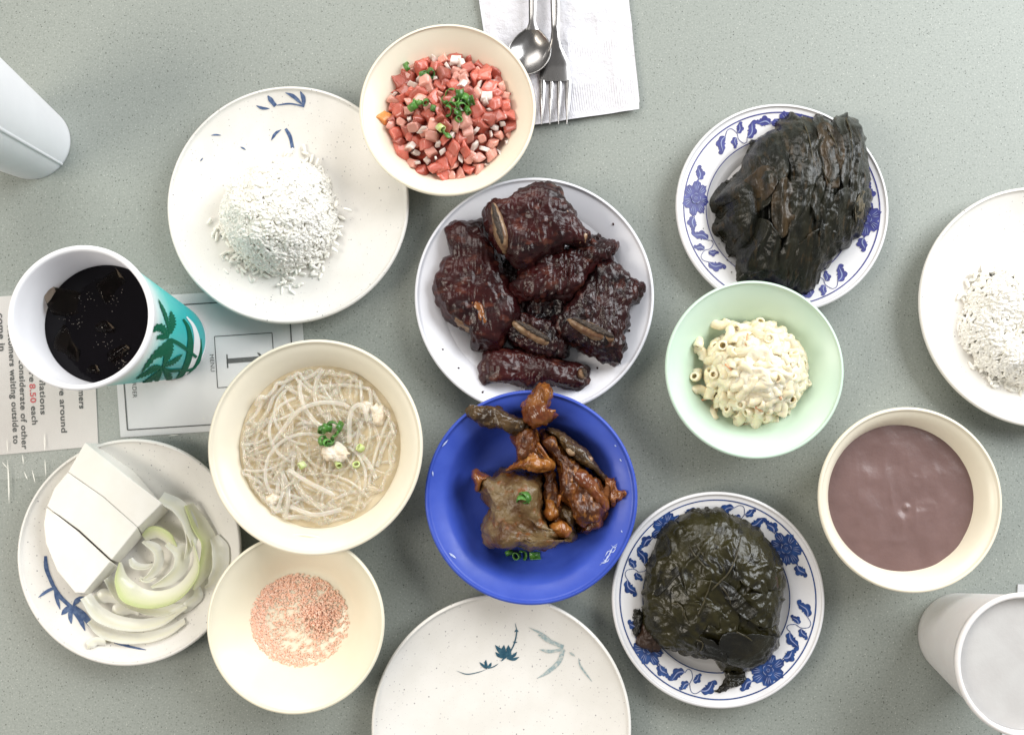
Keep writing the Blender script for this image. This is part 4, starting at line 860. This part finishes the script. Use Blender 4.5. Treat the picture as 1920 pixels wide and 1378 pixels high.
for px, py, l in ((1400, 640, .012), (1390, 625, .010), (1330, 745, .012), (1345, 750, .009), (1462, 740, .008), (1450, 690, .010), (1480, 700, .008), (1420, 765, .010), (1368, 690, .008), (1440, 610, .008)):
    w = P(px, py, .035); t_ = math.hypot(w[0] - mc[0], w[1] - mc[1]) / MR; z = mtop(min(t_, .98), 0) + .0022; a = random.uniform(0, 3.14); w = P(px, py, z)
    s = np.linspace(-.5, .5, 7)[:, None] * l; pts_ = w + s * np.array([math.cos(a), math.sin(a), 0]) + np.c_[np.zeros((7, 2)), -.0015 * (np.linspace(-1, 1, 7) ** 2)]
    mk('carrot_shred', *tube(pts_, .0009, 6, .6), m_carrot, mac)
w = P(1425, 752, .03); oo = Lump(ell((1425, 752), 52, 20, .1, 10), .026, .008, n=40, m=10); mk('onion_piece', *oo.build(), m_onw, mac)

# ================================================================ noodles in broth
cN, RN = DISH[b_nood.name][0], DISH[b_nood.name][1]
ZB = .0320; rb = RN * .772
br = empty('noodle_soup', (cN[0], cN[1], .0075), 'clear glass noodles in pale broth with chicken and green onion', 'noodle soup')
V = []; na, nr = 72, 24
for i in range(na):
    for j in range(nr):
        t = j / (nr - 1); a = 2 * math.pi * i / na; V.append((cN[0] + rb * t * math.cos(a), cN[1] + rb * t * math.sin(a), ZB))
V = np.array(V); V[:, 2] += .0006 * fbm(np.c_[V[:, :2] * 60, np.zeros(len(V))], 3)
mk('broth', V, grid_faces(na, nr, True), m_broth, br)
def noodle(p0, ang, L, turn, z0, zamp, n=26, r=.0017, mt=None, flat=.62):
    pts_ = []; x, y = p0; a = ang; st = L / n; dturn = random.gauss(0, 6)
    for i in range(n):
        pts_.append((x, y, z0 + zamp * math.sin(math.pi * i / (n - 1)) + .0006 * math.sin(i * .8 + ang)))
        a += (turn + dturn * (i / n - .5)) * st; nx, ny = x + math.cos(a) * st, y + math.sin(a) * st
        if math.hypot(nx - cN[0], ny - cN[1]) > rb * .95: a += 1.1; nx, ny = x + math.cos(a) * st * .6, y + math.sin(a) * st * .6
        x, y = nx, ny
    mk('noodle', *tube(spline(pts_, n * 2), r, 8, flat), mt or m_nood, br)
ctr = P(592, 835, ZB)
for k in range(210):
    a = random.uniform(0, 6.283); t = math.sqrt(random.random()) * .86; p0 = (ctr[0] + rb * t * math.cos(a), ctr[1] + rb * t * math.sin(a))
    lay = k / 210
    noodle(p0, a + math.pi / 2 + random.gauss(0, .8), random.uniform(.025, .085), random.choice((-1, 1)) * random.uniform(5, 45), ZB - .0016 + lay * .0042, random.uniform(0, .004) * lay, r=random.uniform(.0009, .0018), mt=m_nood if k % 3 else m_nood2)
for q in ([(508, 835), (530, 805), (560, 770), (600, 755), (640, 757), (655, 765)], [(655, 830), (655, 790), (662, 765), (680, 760), (690, 790)], [(480, 760), (487, 745), (500, 745)], [(540, 880), (580, 905), (620, 925), (625, 930)], [(545, 950), (590, 965), (640, 955)]):
    s = spline(q, 30); zz_ = ZB + .0035 + .0035 * np.sin(np.linspace(0, 3.14, 30)); pts_ = np.array([P(a, b, z) for (a, b), z in zip(s, zz_)]); mk('noodle', *tube(pts_, .0019, 8, .6), m_nood2, br)
for k, (out, z, h) in enumerate((([(600, 850), (620, 828), (645, 838), (652, 855), (640, 868), (618, 865)], ZB + .002, .009), ([(690, 765), (710, 755), (725, 775), (720, 795), (700, 795)], ZB - .003, .008), ([(495, 935), (510, 925), (528, 932), (520, 943), (500, 942)], ZB - .002, .006),
                              ([(668, 752), (700, 748), (690, 775), (672, 775)], ZB - .003, .006))):
    L_ = Lump(out, z, h, n=60, m=16, jag=.0012, jags=350, seed=k, p=2.4); mk('chicken_piece', *L_.build(meat_disp(k, .0012, 160, .0008)), m_chick, br)
scallion(br, lambda x, y: ZB + .009, [(604, 806, 1.2), (613, 802, 1.3), (624, 803, 1.4), (630, 808, 1.2), (605, 826, 1.2), (612, 829, 1.3), (618, 828, 1.0), (635, 800, 1.0)])
for px, py in ((634, 870), (668, 872), (676, 840), (566, 872)): inst('green_onion', SRP, P(px, py, ZB + .0045), (random.uniform(-1, 1), random.uniform(-1, 1), random.uniform(0, 6)), (1, 1, 1), br)

# ================================================================ poi
cP, RP = DISH[b_poi.name][0], DISH[b_poi.name][1]; V = []; na, nr = 120, 70; ZP_ = .0325; rp = RP * .815
bub = P(1694, 950, ZP_)
for i in range(na):
    for j in range(nr):
        t = j / (nr - 1); a = 2 * math.pi * i / na; V.append((cP[0] + rp * t * math.cos(a), cP[1] + rp * t * math.sin(a), ZP_))
V = np.array(V); th_ = np.arctan2(V[:, 1] - bub[1], V[:, 0] - bub[0]); dd = np.hypot(V[:, 0] - bub[0], V[:, 1] - bub[1])
V[:, 2] += .0006 * fbm(np.c_[V[:, :2] * 45, np.zeros(len(V))], 3) + .0007 * ridged(np.c_[V[:, :2] * np.array([60, 42]), np.ones(len(V))], 2) * np.exp(-(dd / .04) ** 2)
V[:, 2] += -.0022 * np.exp(-(dd / .0058) ** 2) + .0022 * np.exp(-(np.hypot(V[:, 0] - bub[0] - .0022, V[:, 1] - bub[1] + .0004) / .0026) ** 2) - .0008 * (dd > .058) * 0
e = mk('poi', V, grid_faces(na, nr, True), m_poi, org=(cP[0], cP[1], ZP_)); tag(e, 'smooth purple brown poi filling the deep cream bowl', 'poi')

for k, (px, py, r_) in enumerate(((1146, 655, 3), (1120, 690, 2.2), (905, 735, 2.4), (860, 690, 2), (1180, 620, 2.5), (1040, 742, 2.2), (830, 655, 1.8), (1150, 420, 2.2))):
    q = DISH[p_ribs.name][3](px, py); b_ = Lump(ell((px, py), r_ * 2.2, r_ * 1.6, k * 1.1, 9, .3), q[2] - .0004, .0008, n=20, m=6, zpx=q[2]); mk('glaze_drop', *b_.build(), m_meat, p_ribs)

# ================================================================ pink salt
sp_ = DISH[b_salt.name][3]; parts = []; cube = np.array([(x, y, z) for x in (-1, 1) for y in (-1, 1) for z in (-1, 1)], float)
CF = [(0, 1, 3, 2), (4, 6, 7, 5), (0, 4, 5, 1), (2, 3, 7, 6), (0, 2, 6, 4), (1, 5, 7, 3)]; gs = zz(.2612, 370, 1000)
def dens(x, y):                                   # zoom coordinates
    r_ = math.hypot((x - 735) / 350, (y - 625) / 330)
    if r_ > 1.02: return 0
    d = .16
    a = math.atan2(y - 625, x - 735)
    if .70 < r_ < .99: d += .95 * max(0, -math.cos(a + .25)) + .35 * max(0, -math.sin(a)) + (.55 * max(0, math.sin(a)) if x < 800 else 0)
    d += 1.1 * math.exp(-(((x - 880) / 105) ** 2 + ((y - 610) / 95) ** 2)) + .5 * math.exp(-(((x - 660) / 160) ** 2 + ((y - 400) / 80) ** 2))
    d *= .55 + .9 * max(0, vnoise(np.array([[x / 38, y / 38, 2.]]))[0] + .45)
    return d
n_ = 0
while n_ < 4200:
    x, y = random.uniform(370, 1100), random.uniform(280, 970)
    if random.random() * 1.15 > dens(x, y): continue
    px, py = gs([(x, y)])[0]; q = sp_(px, py, .0006); hgt = abs(random.gauss(0, .0014)) * math.exp(-(((x - 880) / 110) ** 2 + ((y - 610) / 100) ** 2)) * 1.6
    s = random.choice((.0003, .00042, .00055, .0007)); c8 = cube * s * rng.uniform(.6, 1.15, 3) + rng.uniform(-.35, .35, (8, 3)) * s
    parts.append((xform(c8, q + np.array([0, 0, hgt]), [random.uniform(0, 6.28) for _ in range(3)], 1), CF)); n_ += 1
Vs, Fs = join(parts); q = DISH[b_salt.name][0]
e = mk('pink_salt', Vs, Fs, m_salt, org=(q[0], q[1], .0062), smooth=False); tag(e, 'coarse pink salt grains spread over the bottom of the pale cream bowl', 'salt', kind='stuff')

# ================================================================ coconut pudding slices and onion
g = zz(.2322, 60, 810); ZT = .0285
def slab(label, top, bot, zt0):
    me_v = [P(a, b, z) for (a, b), z in zip(g(top), zt0)] + [P(a, b, .0085) for a, b in g(bot)]
    n = len(top); F = [tuple(range(n))[::-1], tuple(range(n, 2 * n))] + [(i, (i + 1) % n, n + (i + 1) % n, n + i) for i in range(n)]
    o = mk('pudding_slice', me_v, F, m_haup, smooth=True); bm = bmesh.new(); bm.from_mesh(o.data); bmesh.ops.recalc_face_normals(bm, faces=bm.faces)
    bmesh.ops.subdivide_edges(bm, edges=[e_ for e_ in bm.edges if e_.calc_length() > .012], cuts=3, use_grid_fill=True); bm.to_mesh(o.data); bm.free()
    o.data.polygons.foreach_set('use_smooth', [True] * len(o.data.polygons))
    b = o.modifiers.new('soft_edges', 'BEVEL'); b.width = .0008; b.segments = 3; b.limit_method = 'ANGLE'; b.angle_limit = math.radians(35)
    b.harden_normals = False; wn = o.modifiers.new('normals', 'WEIGHTED_NORMAL'); wn.keep_sharp = False
    return tag(o, label, 'pudding', 'coconut pudding slices')
zt = lambda *k: [ZT + x for x in k]
slab('white coconut pudding slice with a pointed tip, along the open side of the plate', [(425, 82), (735, 330), (1052, 572), (855, 768), (575, 520), (288, 322)], [(560, 92), (840, 330), (1105, 640), (900, 835), (600, 560), (330, 330)], zt(.001, .001, 0, 0, 0, 0))
slab('middle white coconut pudding slice between the other two', [(288, 323), (574, 521), (855, 769), (643, 1032), (380, 790), (180, 645), (118, 600), (180, 450)], [(320, 350), (600, 580), (893, 845), (705, 1060), (430, 830), (230, 680), (170, 640), (215, 480)], zt(0, 0, 0, 0, 0, -.001, -.003, -.002))
slab('white coconut pudding slice with small pits, beside the painted bamboo branch', [(114, 606), (178, 649), (372, 798), (636, 1042), (420, 1300), (350, 1300), (200, 1120), (110, 900), (92, 740)], [(160, 660), (230, 700), (430, 850), (702, 1090), (470, 1310), (390, 1310), (250, 1140), (160, 920), (140, 760)], zt(-.003, -.001, -.001, -.001, -.001, -.003, -.003, -.004, -.004))
g = zz(.2394, 150, 900)
def onion(label, path, w, tilt, z, mat=None, taper=(.55, .2), th=.0010, zend=0.0, n=34):
    w = w * 1.2 * .2394 * mpp(300, 1080, .015)
    c2 = spline(g(path), n); zz_ = np.linspace(z, z + zend, n); C = np.array([P(a, b, q) for (a, b), q in zip(c2, zz_)])
    T = np.gradient(C, axis=0); T /= np.linalg.norm(T, axis=1)[:, None]; Nn = np.c_[-T[:, 1], T[:, 0], np.zeros(n)]
    k = np.interp(np.linspace(0, 1, n), [0, .22, .75, 1], [taper[0], 1, .9, taper[1]]); rows = []
    D = Nn * math.cos(tilt) + np.array([0, 0, 1]) * math.sin(tilt); E = np.cross(T, D)
    us = np.linspace(-1, 1, 9); prof = [(u, th * .5 + .13 * w * (1 - u * u)) for u in us] + [(u, -th * .5 + .13 * w * (1 - u * u)) for u in us[::-1]]
    for u, h in prof: rows.append(C + D * (u * w * .5 * k)[:, None] + E * (h * np.minimum(k, 1))[:, None])
    A = np.stack(rows, 1); V = A.reshape(-1, 3); m_ = A.shape[1]; F = []
    for i in range(n - 1):
        for j in range(m_): F.append((i * m_ + j, (i + 1) * m_ + j, (i + 1) * m_ + (j + 1) % m_, i * m_ + (j + 1) % m_))
    F += [tuple(range(m_)), tuple((n - 1) * m_ + j for j in range(m_))[::-1]]
    V = V + (vnoise(V * 90) * .0005)[:, None]; zl = np.array([DISH[p_onion.name][2](x, y)[2] for x, y in V[:, :2]]); sh = np.maximum(0, (zl + .0004 - V[:, 2]).reshape(n, m_).max(1)); sh = np.convolve(np.pad(sh, 4, 'edge'), np.ones(9) / 9, 'valid') + .0004; V[:, 2] += np.repeat(sh, m_)
    o = mk('onion_slice', V, F, mat or m_oni); at = o.data.attributes.new('layer', 'FLOAT_VECTOR', 'POINT'); lay = np.zeros((n, m_, 3)); lay[:, :, 0] = np.array([(u + 1) / 2 for u, _ in prof])[None, :]; lay[:, :, 1] = np.linspace(0, n / 6, n)[:, None]
    at.data.foreach_set('vector', lay.reshape(-1)); sharpen(o, 42); return tag(o, label, 'onion', 'raw onion slices on the plate')
onion('short flat onion slice under the curled ones, next to the pudding end', [(120, 930), (220, 900), (340, 930), (390, 950)], 95, .1, .0090)
onion('blunt flat onion piece between the curled slice and the outer bands', [(250, 1060), (340, 1005), (430, 990), (480, 1010)], 100, .15, .0085, taper=(.2, .9))
onion('wide pale onion slice reaching towards the salt bowl', [(1060, 440), (1125, 540), (1125, 680), (1060, 800), (985, 840)], 110, 2.5, .012)
onion('small onion corner poking out below the green slice', [(820, 1010), (890, 950), (940, 900), (930, 830)], 70, .3, .0085, taper=(.6, .6))
onion('pale onion slice hooked over the pudding corner', [(628, 135), (760, 200), (850, 310), (885, 420), (890, 520)], 105, 2.35, .019, taper=(.9, .3), zend=.002)
onion('green skinned onion slice on the outer side of the curl', [(850, 190), (950, 360), (1010, 480), (1005, 620), (950, 760), (890, 860)], 115, 2.3, .0165, m_onig)
onion('thin inner onion slice standing inside the curl', [(800, 270), (850, 400), (860, 520), (820, 620)], 60, 2.1, .018)
onion('yellow green onion slice under the pudding edge', [(505, 445), (590, 405), (680, 440), (760, 520)], 90, .5, .0135, m_onig)
onion('white onion slice bending round the centre of the curl', [(690, 485), (790, 560), (790, 680), (700, 780), (560, 840)], 105, 2.3, .0155)
onion('translucent onion slice at the centre of the curl', [(500, 470), (600, 540), (620, 640), (560, 740), (470, 790)], 70, 2.2, .013)
onion('tiny onion sliver at the centre of the curl', [(395, 615), (430, 665), (510, 680), (600, 655)], 60, 2.0, .0125)
onion('short onion sliver at the bottom of the curl', [(470, 760), (530, 785), (600, 770)], 40, 2.0, .012)
onion('pale onion slice beneath the broad curled one', [(215, 760), (300, 860), (420, 960), (600, 1015), (760, 1000), (860, 940)], 95, 2.5, .0125)
onion('broad yellow green onion slice making the curl', [(318, 640), (330, 790), (430, 905), (600, 935), (760, 885), (870, 770), (915, 640), (875, 470)], 150, 2.25, .0185, m_onig, taper=(.12, .15), zend=.004)
onion('long white onion slice along the plate edge, the upper of two', [(45, 905), (150, 1045), (300, 1115), (480, 1135), (640, 1100), (770, 1020), (835, 985)], 95, 2.45, .0150, taper=(.75, .5))
onion('long white onion slice along the plate edge, the lower of two', [(85, 1095), (180, 1170), (340, 1222), (520, 1225), (700, 1180), (835, 1090)], 80, 2.5, .0105, taper=(.6, .6))
onion('small onion tip lying by the smudged blue mark', [(95, 1300), (150, 1245), (230, 1250)], 60, .2, .0100, taper=(.1, .8))

# ================================================================ cups
def cup(name, label, base, h, r0, r1, mat, liquid, lmat, lname):
    b = P(base[0], base[1], 0); t = .0016; a = np.linspace(-2.2, 3.4, 12)
    out = [(0, .004), (r0 - .003, .004), (r0 - .002, 0), (r0, 0), (r0 + .0002, .002)] + [(r0 + (r1 - r0) * k, h * k) for k in np.linspace(.03, .97, 14)]
    rim = [(r1 - .0004 + .0019 * math.cos(q), h - .001 + .0019 * math.sin(q)) for q in np.linspace(-1.2, 3.0, 10)]
    inn = [(r0 + (r1 - r0) * k - t, h * k) for k in np.linspace(.95, .06, 14)] + [(0, h * .055)]
    V, F = lathe(out + rim + inn, b, 128); o = mk(name, V, F, mat, org=b); tag(o, label, 'cup')
    if liquid:
        rl = r0 + (r1 - r0) * liquid - t - .0002; V = []; na, nr = 80, 26
        for i in range(na):
            for j in range(nr):
                k = j / (nr - 1); q = 2 * math.pi * i / na; V.append((b[0] + rl * k * math.cos(q), b[1] + rl * k * math.sin(q), h * liquid))
        V = np.array(V); V[:, 2] += .00012 * fbm(np.c_[V[:, :2] * 70, np.zeros(len(V))], 3)
        l = mk(lname, V, grid_faces(na, nr, True), lmat, org=(b[0], b[1], h * liquid)); tag(l, 'dark cola filling the teal cup' if lname == 'cola' else 'pale ice water filling the white cup below the poi bowl', 'drink')
    return o, b
# teal print: real colour bands on the cup wall by height
m_teal = M('teal_printed_cup', (.0, .42, .43), .4); nt = m_teal.node_tree; bs = nt.nodes['Principled BSDF']; tcn = nt.nodes.new('ShaderNodeTexCoord'); sx = nt.nodes.new('ShaderNodeSeparateXYZ'); rp_ = nt.nodes.new('ShaderNodeValToRGB')
mr = nt.nodes.new('ShaderNodeMapRange'); mr.inputs[2].default_value = .137; nt.links.new(tcn.outputs['Object'], sx.inputs[0]); nt.links.new(sx.outputs[2], mr.inputs[0]); nt.links.new(mr.outputs[0], rp_.inputs[0]); nt.links.new(rp_.outputs[0], bs.inputs[0])
cr = rp_.color_ramp; cr.elements[0].position = .0; cr.elements[0].color = (.80, .81, .84, 1); cr.elements[1].position = .985; cr.elements[1].color = (.80, .81, .84, 1)
for pos, colr in ((.03, (.80, .81, .84, 1)), (.034, (.01, .36, .37, 1)), (.45, (.015, .43, .44, 1)), (.66, (.02, .50, .48, 1)), (.80, (.25, .62, .60, 1)), (.905, (.62, .76, .77, 1)), (.945, (.78, .81, .84, 1))):
    x = cr.elements.new(pos); x.color = colr
tc, tb_ = cup('drink_cup', 'tall teal paper cup printed with green palm trees, full of cola', (316, 640), .137, .030, .0442, m_teal, .772, m_cola, 'cola')
# the inside of the cup is white: second material on the inner faces
tc.data.materials.append(m_pcup)
for p_ in tc.data.polygons:
    cx = p_.center; 
    if cx.z > .1345 or (p_.normal.x * cx.x + p_.normal.y * cx.y < 0 and cx.z > .005): p_.material_index = 1
def cone_hit(px, py, off=.00035):
    d = ray(px, py); best = None
    for z in np.linspace(.136, .001, 240):
        t = (z - CAM[2]) / d[2]; q = CAM + d * t; r_ = math.hypot(q[0] - tb_[0], q[1] - tb_[1]); rr = .030 + (.0442 - .030) * z / .137
        if r_ < rr + off: return q
        if best is None or r_ - rr < best[0]: best = (r_ - rr, q, rr, r_)
    q = best[1].copy(); s = (best[2] + off) / best[3]; q[0] = tb_[0] + (q[0] - tb_[0]) * s; q[1] = tb_[1] + (q[1] - tb_[1]) * s; return q
m_palm = M('palm_green_print', (.002, .115, .062), .7, spec=.15); m_cw = M('white_band_print', (.80, .81, .84), .45)
g = zz(.3048, 0, 440)
def pdec(name, pts, w, mt, tp=(.3, .1), n=18, saw=0, off=.00035):
    def prof(t): return np.interp(t, [0, .4, .75, 1], [tp[0], 1, .8, tp[1]]) * (1 + saw * np.abs(np.sin(t * 26)) - saw * .5)
    mk(name, *strips_mesh([ribbon(g(pts), w * .3048, n, prof=prof)], lambda a, b: cone_hit(a, b, off)), mt, tc)
pdec('white_band', [(1148, 505), (1190, 560), (1212, 640), (1208, 720), (1190, 790), (1150, 860), (1090, 915)], 40, m_cw, (.2, .1), 30)
pdec('island', [(1128, 520), (1158, 570), (1172, 650), (1165, 750), (1130, 840), (1080, 905), (1020, 945)], 40, m_palm, (.3, .2), 30, off=.0005)
pdec('island', [(1238, 640), (1235, 730), (1205, 810), (1150, 875), (1085, 925)], 26, m_palm, (.1, .2), 24, off=.0005)
pdec('trunk', [(1050, 645), (1100, 670), (1150, 705), (1210, 755)], 22, m_palm, (1, .8), off=.0007)
pdec('trunk', [(1000, 825), (1050, 838), (1110, 835), (1160, 835), (1210, 815)], 20, m_palm, (1, .8), off=.0007)
for k, (pts_, w) in enumerate((([(1048, 610), (1020, 500), (975, 395)], 22), ([(1050, 610), (1062, 540), (1052, 468)], 38), ([(1040, 620), (985, 570), (938, 600)], 44), ([(1040, 625), (1000, 575), (955, 560)], 34), ([(1050, 640), (960, 735), (868, 855)], 30), ([(1045, 640), (1010, 720), (955, 760)], 36), ([(1050, 640), (1050, 700), (1020, 790)], 34), ([(1040, 630), (985, 630), (965, 645)], 30),
                            ([(1000, 815), (920, 845), (835, 890)], 26), ([(1000, 825), (930, 890), (850, 938)], 28), ([(1000, 815), (1070, 780), (1125, 735)], 28), ([(1005, 810), (1040, 740), (1062, 690)], 26), ([(1005, 825), (1040, 880), (1030, 935)], 38), ([(1000, 825), (970, 880), (960, 925)], 30), ([(1000, 815), (950, 820), (900, 850)], 30), ([(1010, 810), (1020, 760), (1020, 720)], 24))):
    pdec('frond', pts_, w, m_palm, (.35, .05), 40, .75 if w > 24 else .35, off=.0006)
# ice in the cola
for k, (px, py, s, rz) in enumerate(((130, 575, .0125, .3), (125, 655, .012, 1.1), (205, 535, .0125, .6), (190, 620, .010, .2), (225, 655, .0095, .9), (175, 690, .010, 1.4))):
    zc = .137 * .772 - (.0075 if k < 2 else .0085); q = P(px, py, zc + .006); v, f = CH[k]; 
    o = mk('ice_cube', xform(chunk(k + 31, 6, .35, .12)[0], np.array([q[0], q[1], zc]), (.25 * k, .2, rz), s * .85), chunk(k + 31, 6, .35, .12)[1], m_ice)
    tag(o, ('largest brown tinted ice cube, pressed against the cup wall over the cola', 'long brown tinted ice cube along the cup wall, next to the largest', 'dark ice cube by the cup rim on the side of the rice plate', 'small dark ice cube floating in the middle of the cola', 'narrow slanting ice cube on the palm tree side of the cola', 'mostly sunken ice cube beside the notice side of the cola')[k], 'ice', 'ice cubes in the cola')
bb_ = []; col_ = bpy.data.objects['cola']
for k in range(90):
    px, py = random.choice(((165, 560), (140, 600), (215, 565), (225, 680), (200, 640))); q = P(px + random.gauss(0, 13), py + random.gauss(0, 10), .137 * .772 + .0006)
    if math.hypot(q[0] - tb_[0], q[1] - tb_[1]) < .037: v, f = ellipsoid(.00022, .00022, 4, 6); bb_.append((v * random.uniform(.6, 1.5) + q, f))
o = mk('bubbles', *join(bb_), M('drink_bubble', (.5, .45, .40), .1, trans=.6, ior=1.2), col_); o['kind'] = 'stuff'
foam, fb = cup('drink_cup', 'plain white cup of ice water standing below the poi bowl', (1798, 1190), .086, .0315, .0458, m_foam, .94, m_water, 'ice_water')
pc, pb = cup('drink_cup', 'tall plain white paper cup with a side seam, standing alone on the table', (62, 268), .137, .030, .0442, m_pcup, 0, None, '')
nx = math.atan2(P(118, 312, 0)[1] - pb[1], P(118, 312, 0)[0] - pb[0])
V = []; n = 30
for k in np.linspace(.005, .97, n):
    r_ = .030 + .0142 * k + .00025
    for da, ex in ((-.012, -.0002), (-.009, .0003), (.05, .0003), (.06, -.0004)): V.append((pb[0] + (r_ + ex) * math.cos(nx + da), pb[1] + (r_ + ex) * math.sin(nx + da), .137 * k))
mk('seam', V, grid_faces(n, 4), m_pcup, pc)

# ================================================================ napkin, fork, spoon, paper slips
def napkin_layer(name, corners, z, wob, parent=None):
    nu, nv = 260, 70; C = [P(a, b, z)[:2] for a, b in corners]; U = np.linspace(0, 1, nu); G = np.empty((nu, nv, 2))
    for i, u in enumerate(U):
        for j, v in enumerate(np.linspace(0, 1, nv)): G[i, j] = (1 - v) * ((1 - u) * C[0] + u * C[1]) + v * ((1 - u) * C[3] + u * C[2])
    xy = G.reshape(-1, 2); vv = np.tile(np.linspace(0, 1, nv), nu); uu = np.repeat(U, nv)
    zt_ = z + wob * (.5 + .5 * fbm(np.c_[xy * 55, np.full(len(xy), z * 500)], 3)) + wob * 1.6 * np.clip(ridged(np.c_[xy * np.array([32, 16]), np.full(len(xy), 4.)], 2), 0, 1)
    rib = (np.abs(vv - .885) < .075) | (np.abs(vv - .60) < .045) * (uu > .55)
    zt_ = zt_ + .00028 * np.sin(uu * 2 * math.pi * 60) * rib
    xy = xy + .0012 * np.c_[vnoise(np.c_[xy * 40, np.full(len(xy), 1.)]), vnoise(np.c_[xy * 40, np.full(len(xy), 7.)])] * (vv > .97)[:, None]
    T = np.c_[xy, zt_]; B = T.copy(); B[:, 2] -= .0004; k = len(T); F = [f[::-1] for f in grid_faces(nu, nv)]
    per = [i * nv for i in range(nu)] + [(nu - 1) * nv + j for j in range(1, nv)] + [i * nv + nv - 1 for i in range(nu - 2, -1, -1)] + [j for j in range(nv - 2, 0, -1)]
    F += [tuple(i + k for i in f[::-1]) for f in F] + [(per[i], per[i] + k, per[(i + 1) % len(per)] + k, per[(i + 1) % len(per)]) for i in range(len(per))]
    return mk(name, np.vstack([T, B]), F, m_napkin, parent, org=None if parent else (*P(1050, 100, 0)[:2], 0))
nap = napkin_layer('paper_napkin', [(884, -90), (1170, -90), (1200, 205), (935, 243)], .0034, .0010)
tag(nap, 'folded white embossed paper napkin under the fork and spoon', 'napkin')
napkin_layer('under_fold', [(886, -90), (1167, -90), (1199, 199), (936, 238)], .0010, .0007, nap)
gf = zz(.1771, 880, 0)
def zfork(y): return np.interp(y, [-300, 0, 200, 300, 420, 560, 700, 860, 1050, 1200, 1320], [.0100, .0125, .0150, .0155, .0135, .0095, .0072, .0066, .0072, .0090, .0112])
def loft(stations, th, n_w=9, crown=.0004):
    rows = []
    for (y, xl, xr) in stations:
        z = zfork(y); top = []; bot = []
        for u in np.linspace(0, 1, n_w):
            x = xl + (xr - xl) * u; px, py = gf([(x, y)])[0]; cw = crown * (1 - (2 * u - 1) ** 2); ed = th * .5 * (1 - abs(2 * u - 1) ** 6)
            top.append(P(px, py, z + cw + ed)); bot.append(P(px, py, z + cw - ed))
        rows.append(top + bot[::-1])
    A = np.array(rows); n, m = A.shape[:2]; F = []
    for i in range(n - 1):
        for j in range(m): F.append((i * m + j, (i + 1) * m + j, (i + 1) * m + (j + 1) % m, i * m + (j + 1) % m))
    return A.reshape(-1, 3), F
fq = P(1040, 60, 0); fk = empty('fork', (fq[0], fq[1], .004), 'steel fork with four tines, resting on the napkin', 'fork')
mk('handle', *loft([(y, xl, xr) for y, xl, xr in zip(np.linspace(-520, 330, 26), np.interp(np.linspace(-520, 330, 26), [-520, 0, 330], [835, 858, 868]), np.interp(np.linspace(-520, 330, 26), [-520, 0, 330], [962, 952, 950]))], .0022), m_steel, fk)
ys = np.linspace(326, 862, 34)
mk('head', *loft([(y, a, b) for y, a, b in zip(ys, np.interp(ys, [331, 430, 500, 560, 640, 700, 862], [868, 858, 838, 806, 764, 750, 742]), np.interp(ys, [331, 430, 500, 560, 640, 700, 862], [950, 958, 976, 1008, 1050, 1066, 1078]))], .0019, 15), m_steel, fk)
for x0, x1, xt in ((742, 806, 765), (844, 892, 852), (928, 980, 944), (1017, 1078, 1032)):
    ys = np.linspace(850, 1318, 24); w = np.interp(ys, [863, 1100, 1318], [1, .78, .22]); cx_ = np.interp(ys, [863, 1318], [(x0 + x1) / 2, xt])
    mk('tine', *loft([(y, c_ - (x1 - x0) / 2 * k, c_ + (x1 - x0) / 2 * k) for y, c_, k in zip(ys, cx_, w)], .0017, 7), m_steel, fk)
sq = P(990, 60, 0); spn = empty('spoon', (sq[0], sq[1], .004), 'steel spoon with its bowl tucked under the cream tomato bowl', 'spoon')
def zfork(y): return np.interp(y, [-520, 0, 200, 330], [.0110, .0125, .0135, .0125])
ys = np.linspace(-520, 318, 26); mk('handle', *loft([(y, a, b) for y, a, b in zip(ys, np.interp(ys, [-520, 0, 240, 318], [600, 628, 630, 600]), np.interp(ys, [-520, 0, 240, 318], [735, 712, 702, 735]))], .0022), m_steel, spn)
oS = spline(gf([(640, 285), (720, 300), (790, 365), (845, 440), (866, 520), (850, 620), (790, 715), (700, 775), (600, 800), (500, 780), (430, 710), (405, 610), (415, 500), (470, 410), (560, 330)]), 72, True); cS = np.array(gf([(640, 555)])[0]); A = []
for t in np.linspace(.01, 1, 18):
    A.append([P(*(cS + (q - cS) * t), .0048 + .0075 * t ** 2.2) for q in oS])
for t in np.linspace(1, .01, 18):
    A.append([P(*(cS + (q - cS) * t), .0036 + .0075 * t ** 2.2) for q in oS])
A = np.array(A).transpose(1, 0, 2); mk('spoon_bowl', A.reshape(-1, 3), grid_faces(72, 36, True), m_steel, spn)
for lab, cs in (('corner of a small white paper slip by the water cup', [(1909, 1095), (1990, 1098), (1990, 1122), (1907, 1120)]), ('white edged pinkish paper slip below the water cup', [(1880, 1362), (1990, 1360), (1990, 1440), (1876, 1440)])):
    o = sheet('paper_slip', cs, .0012, .001, m_card); tag(o, lab, 'paper')
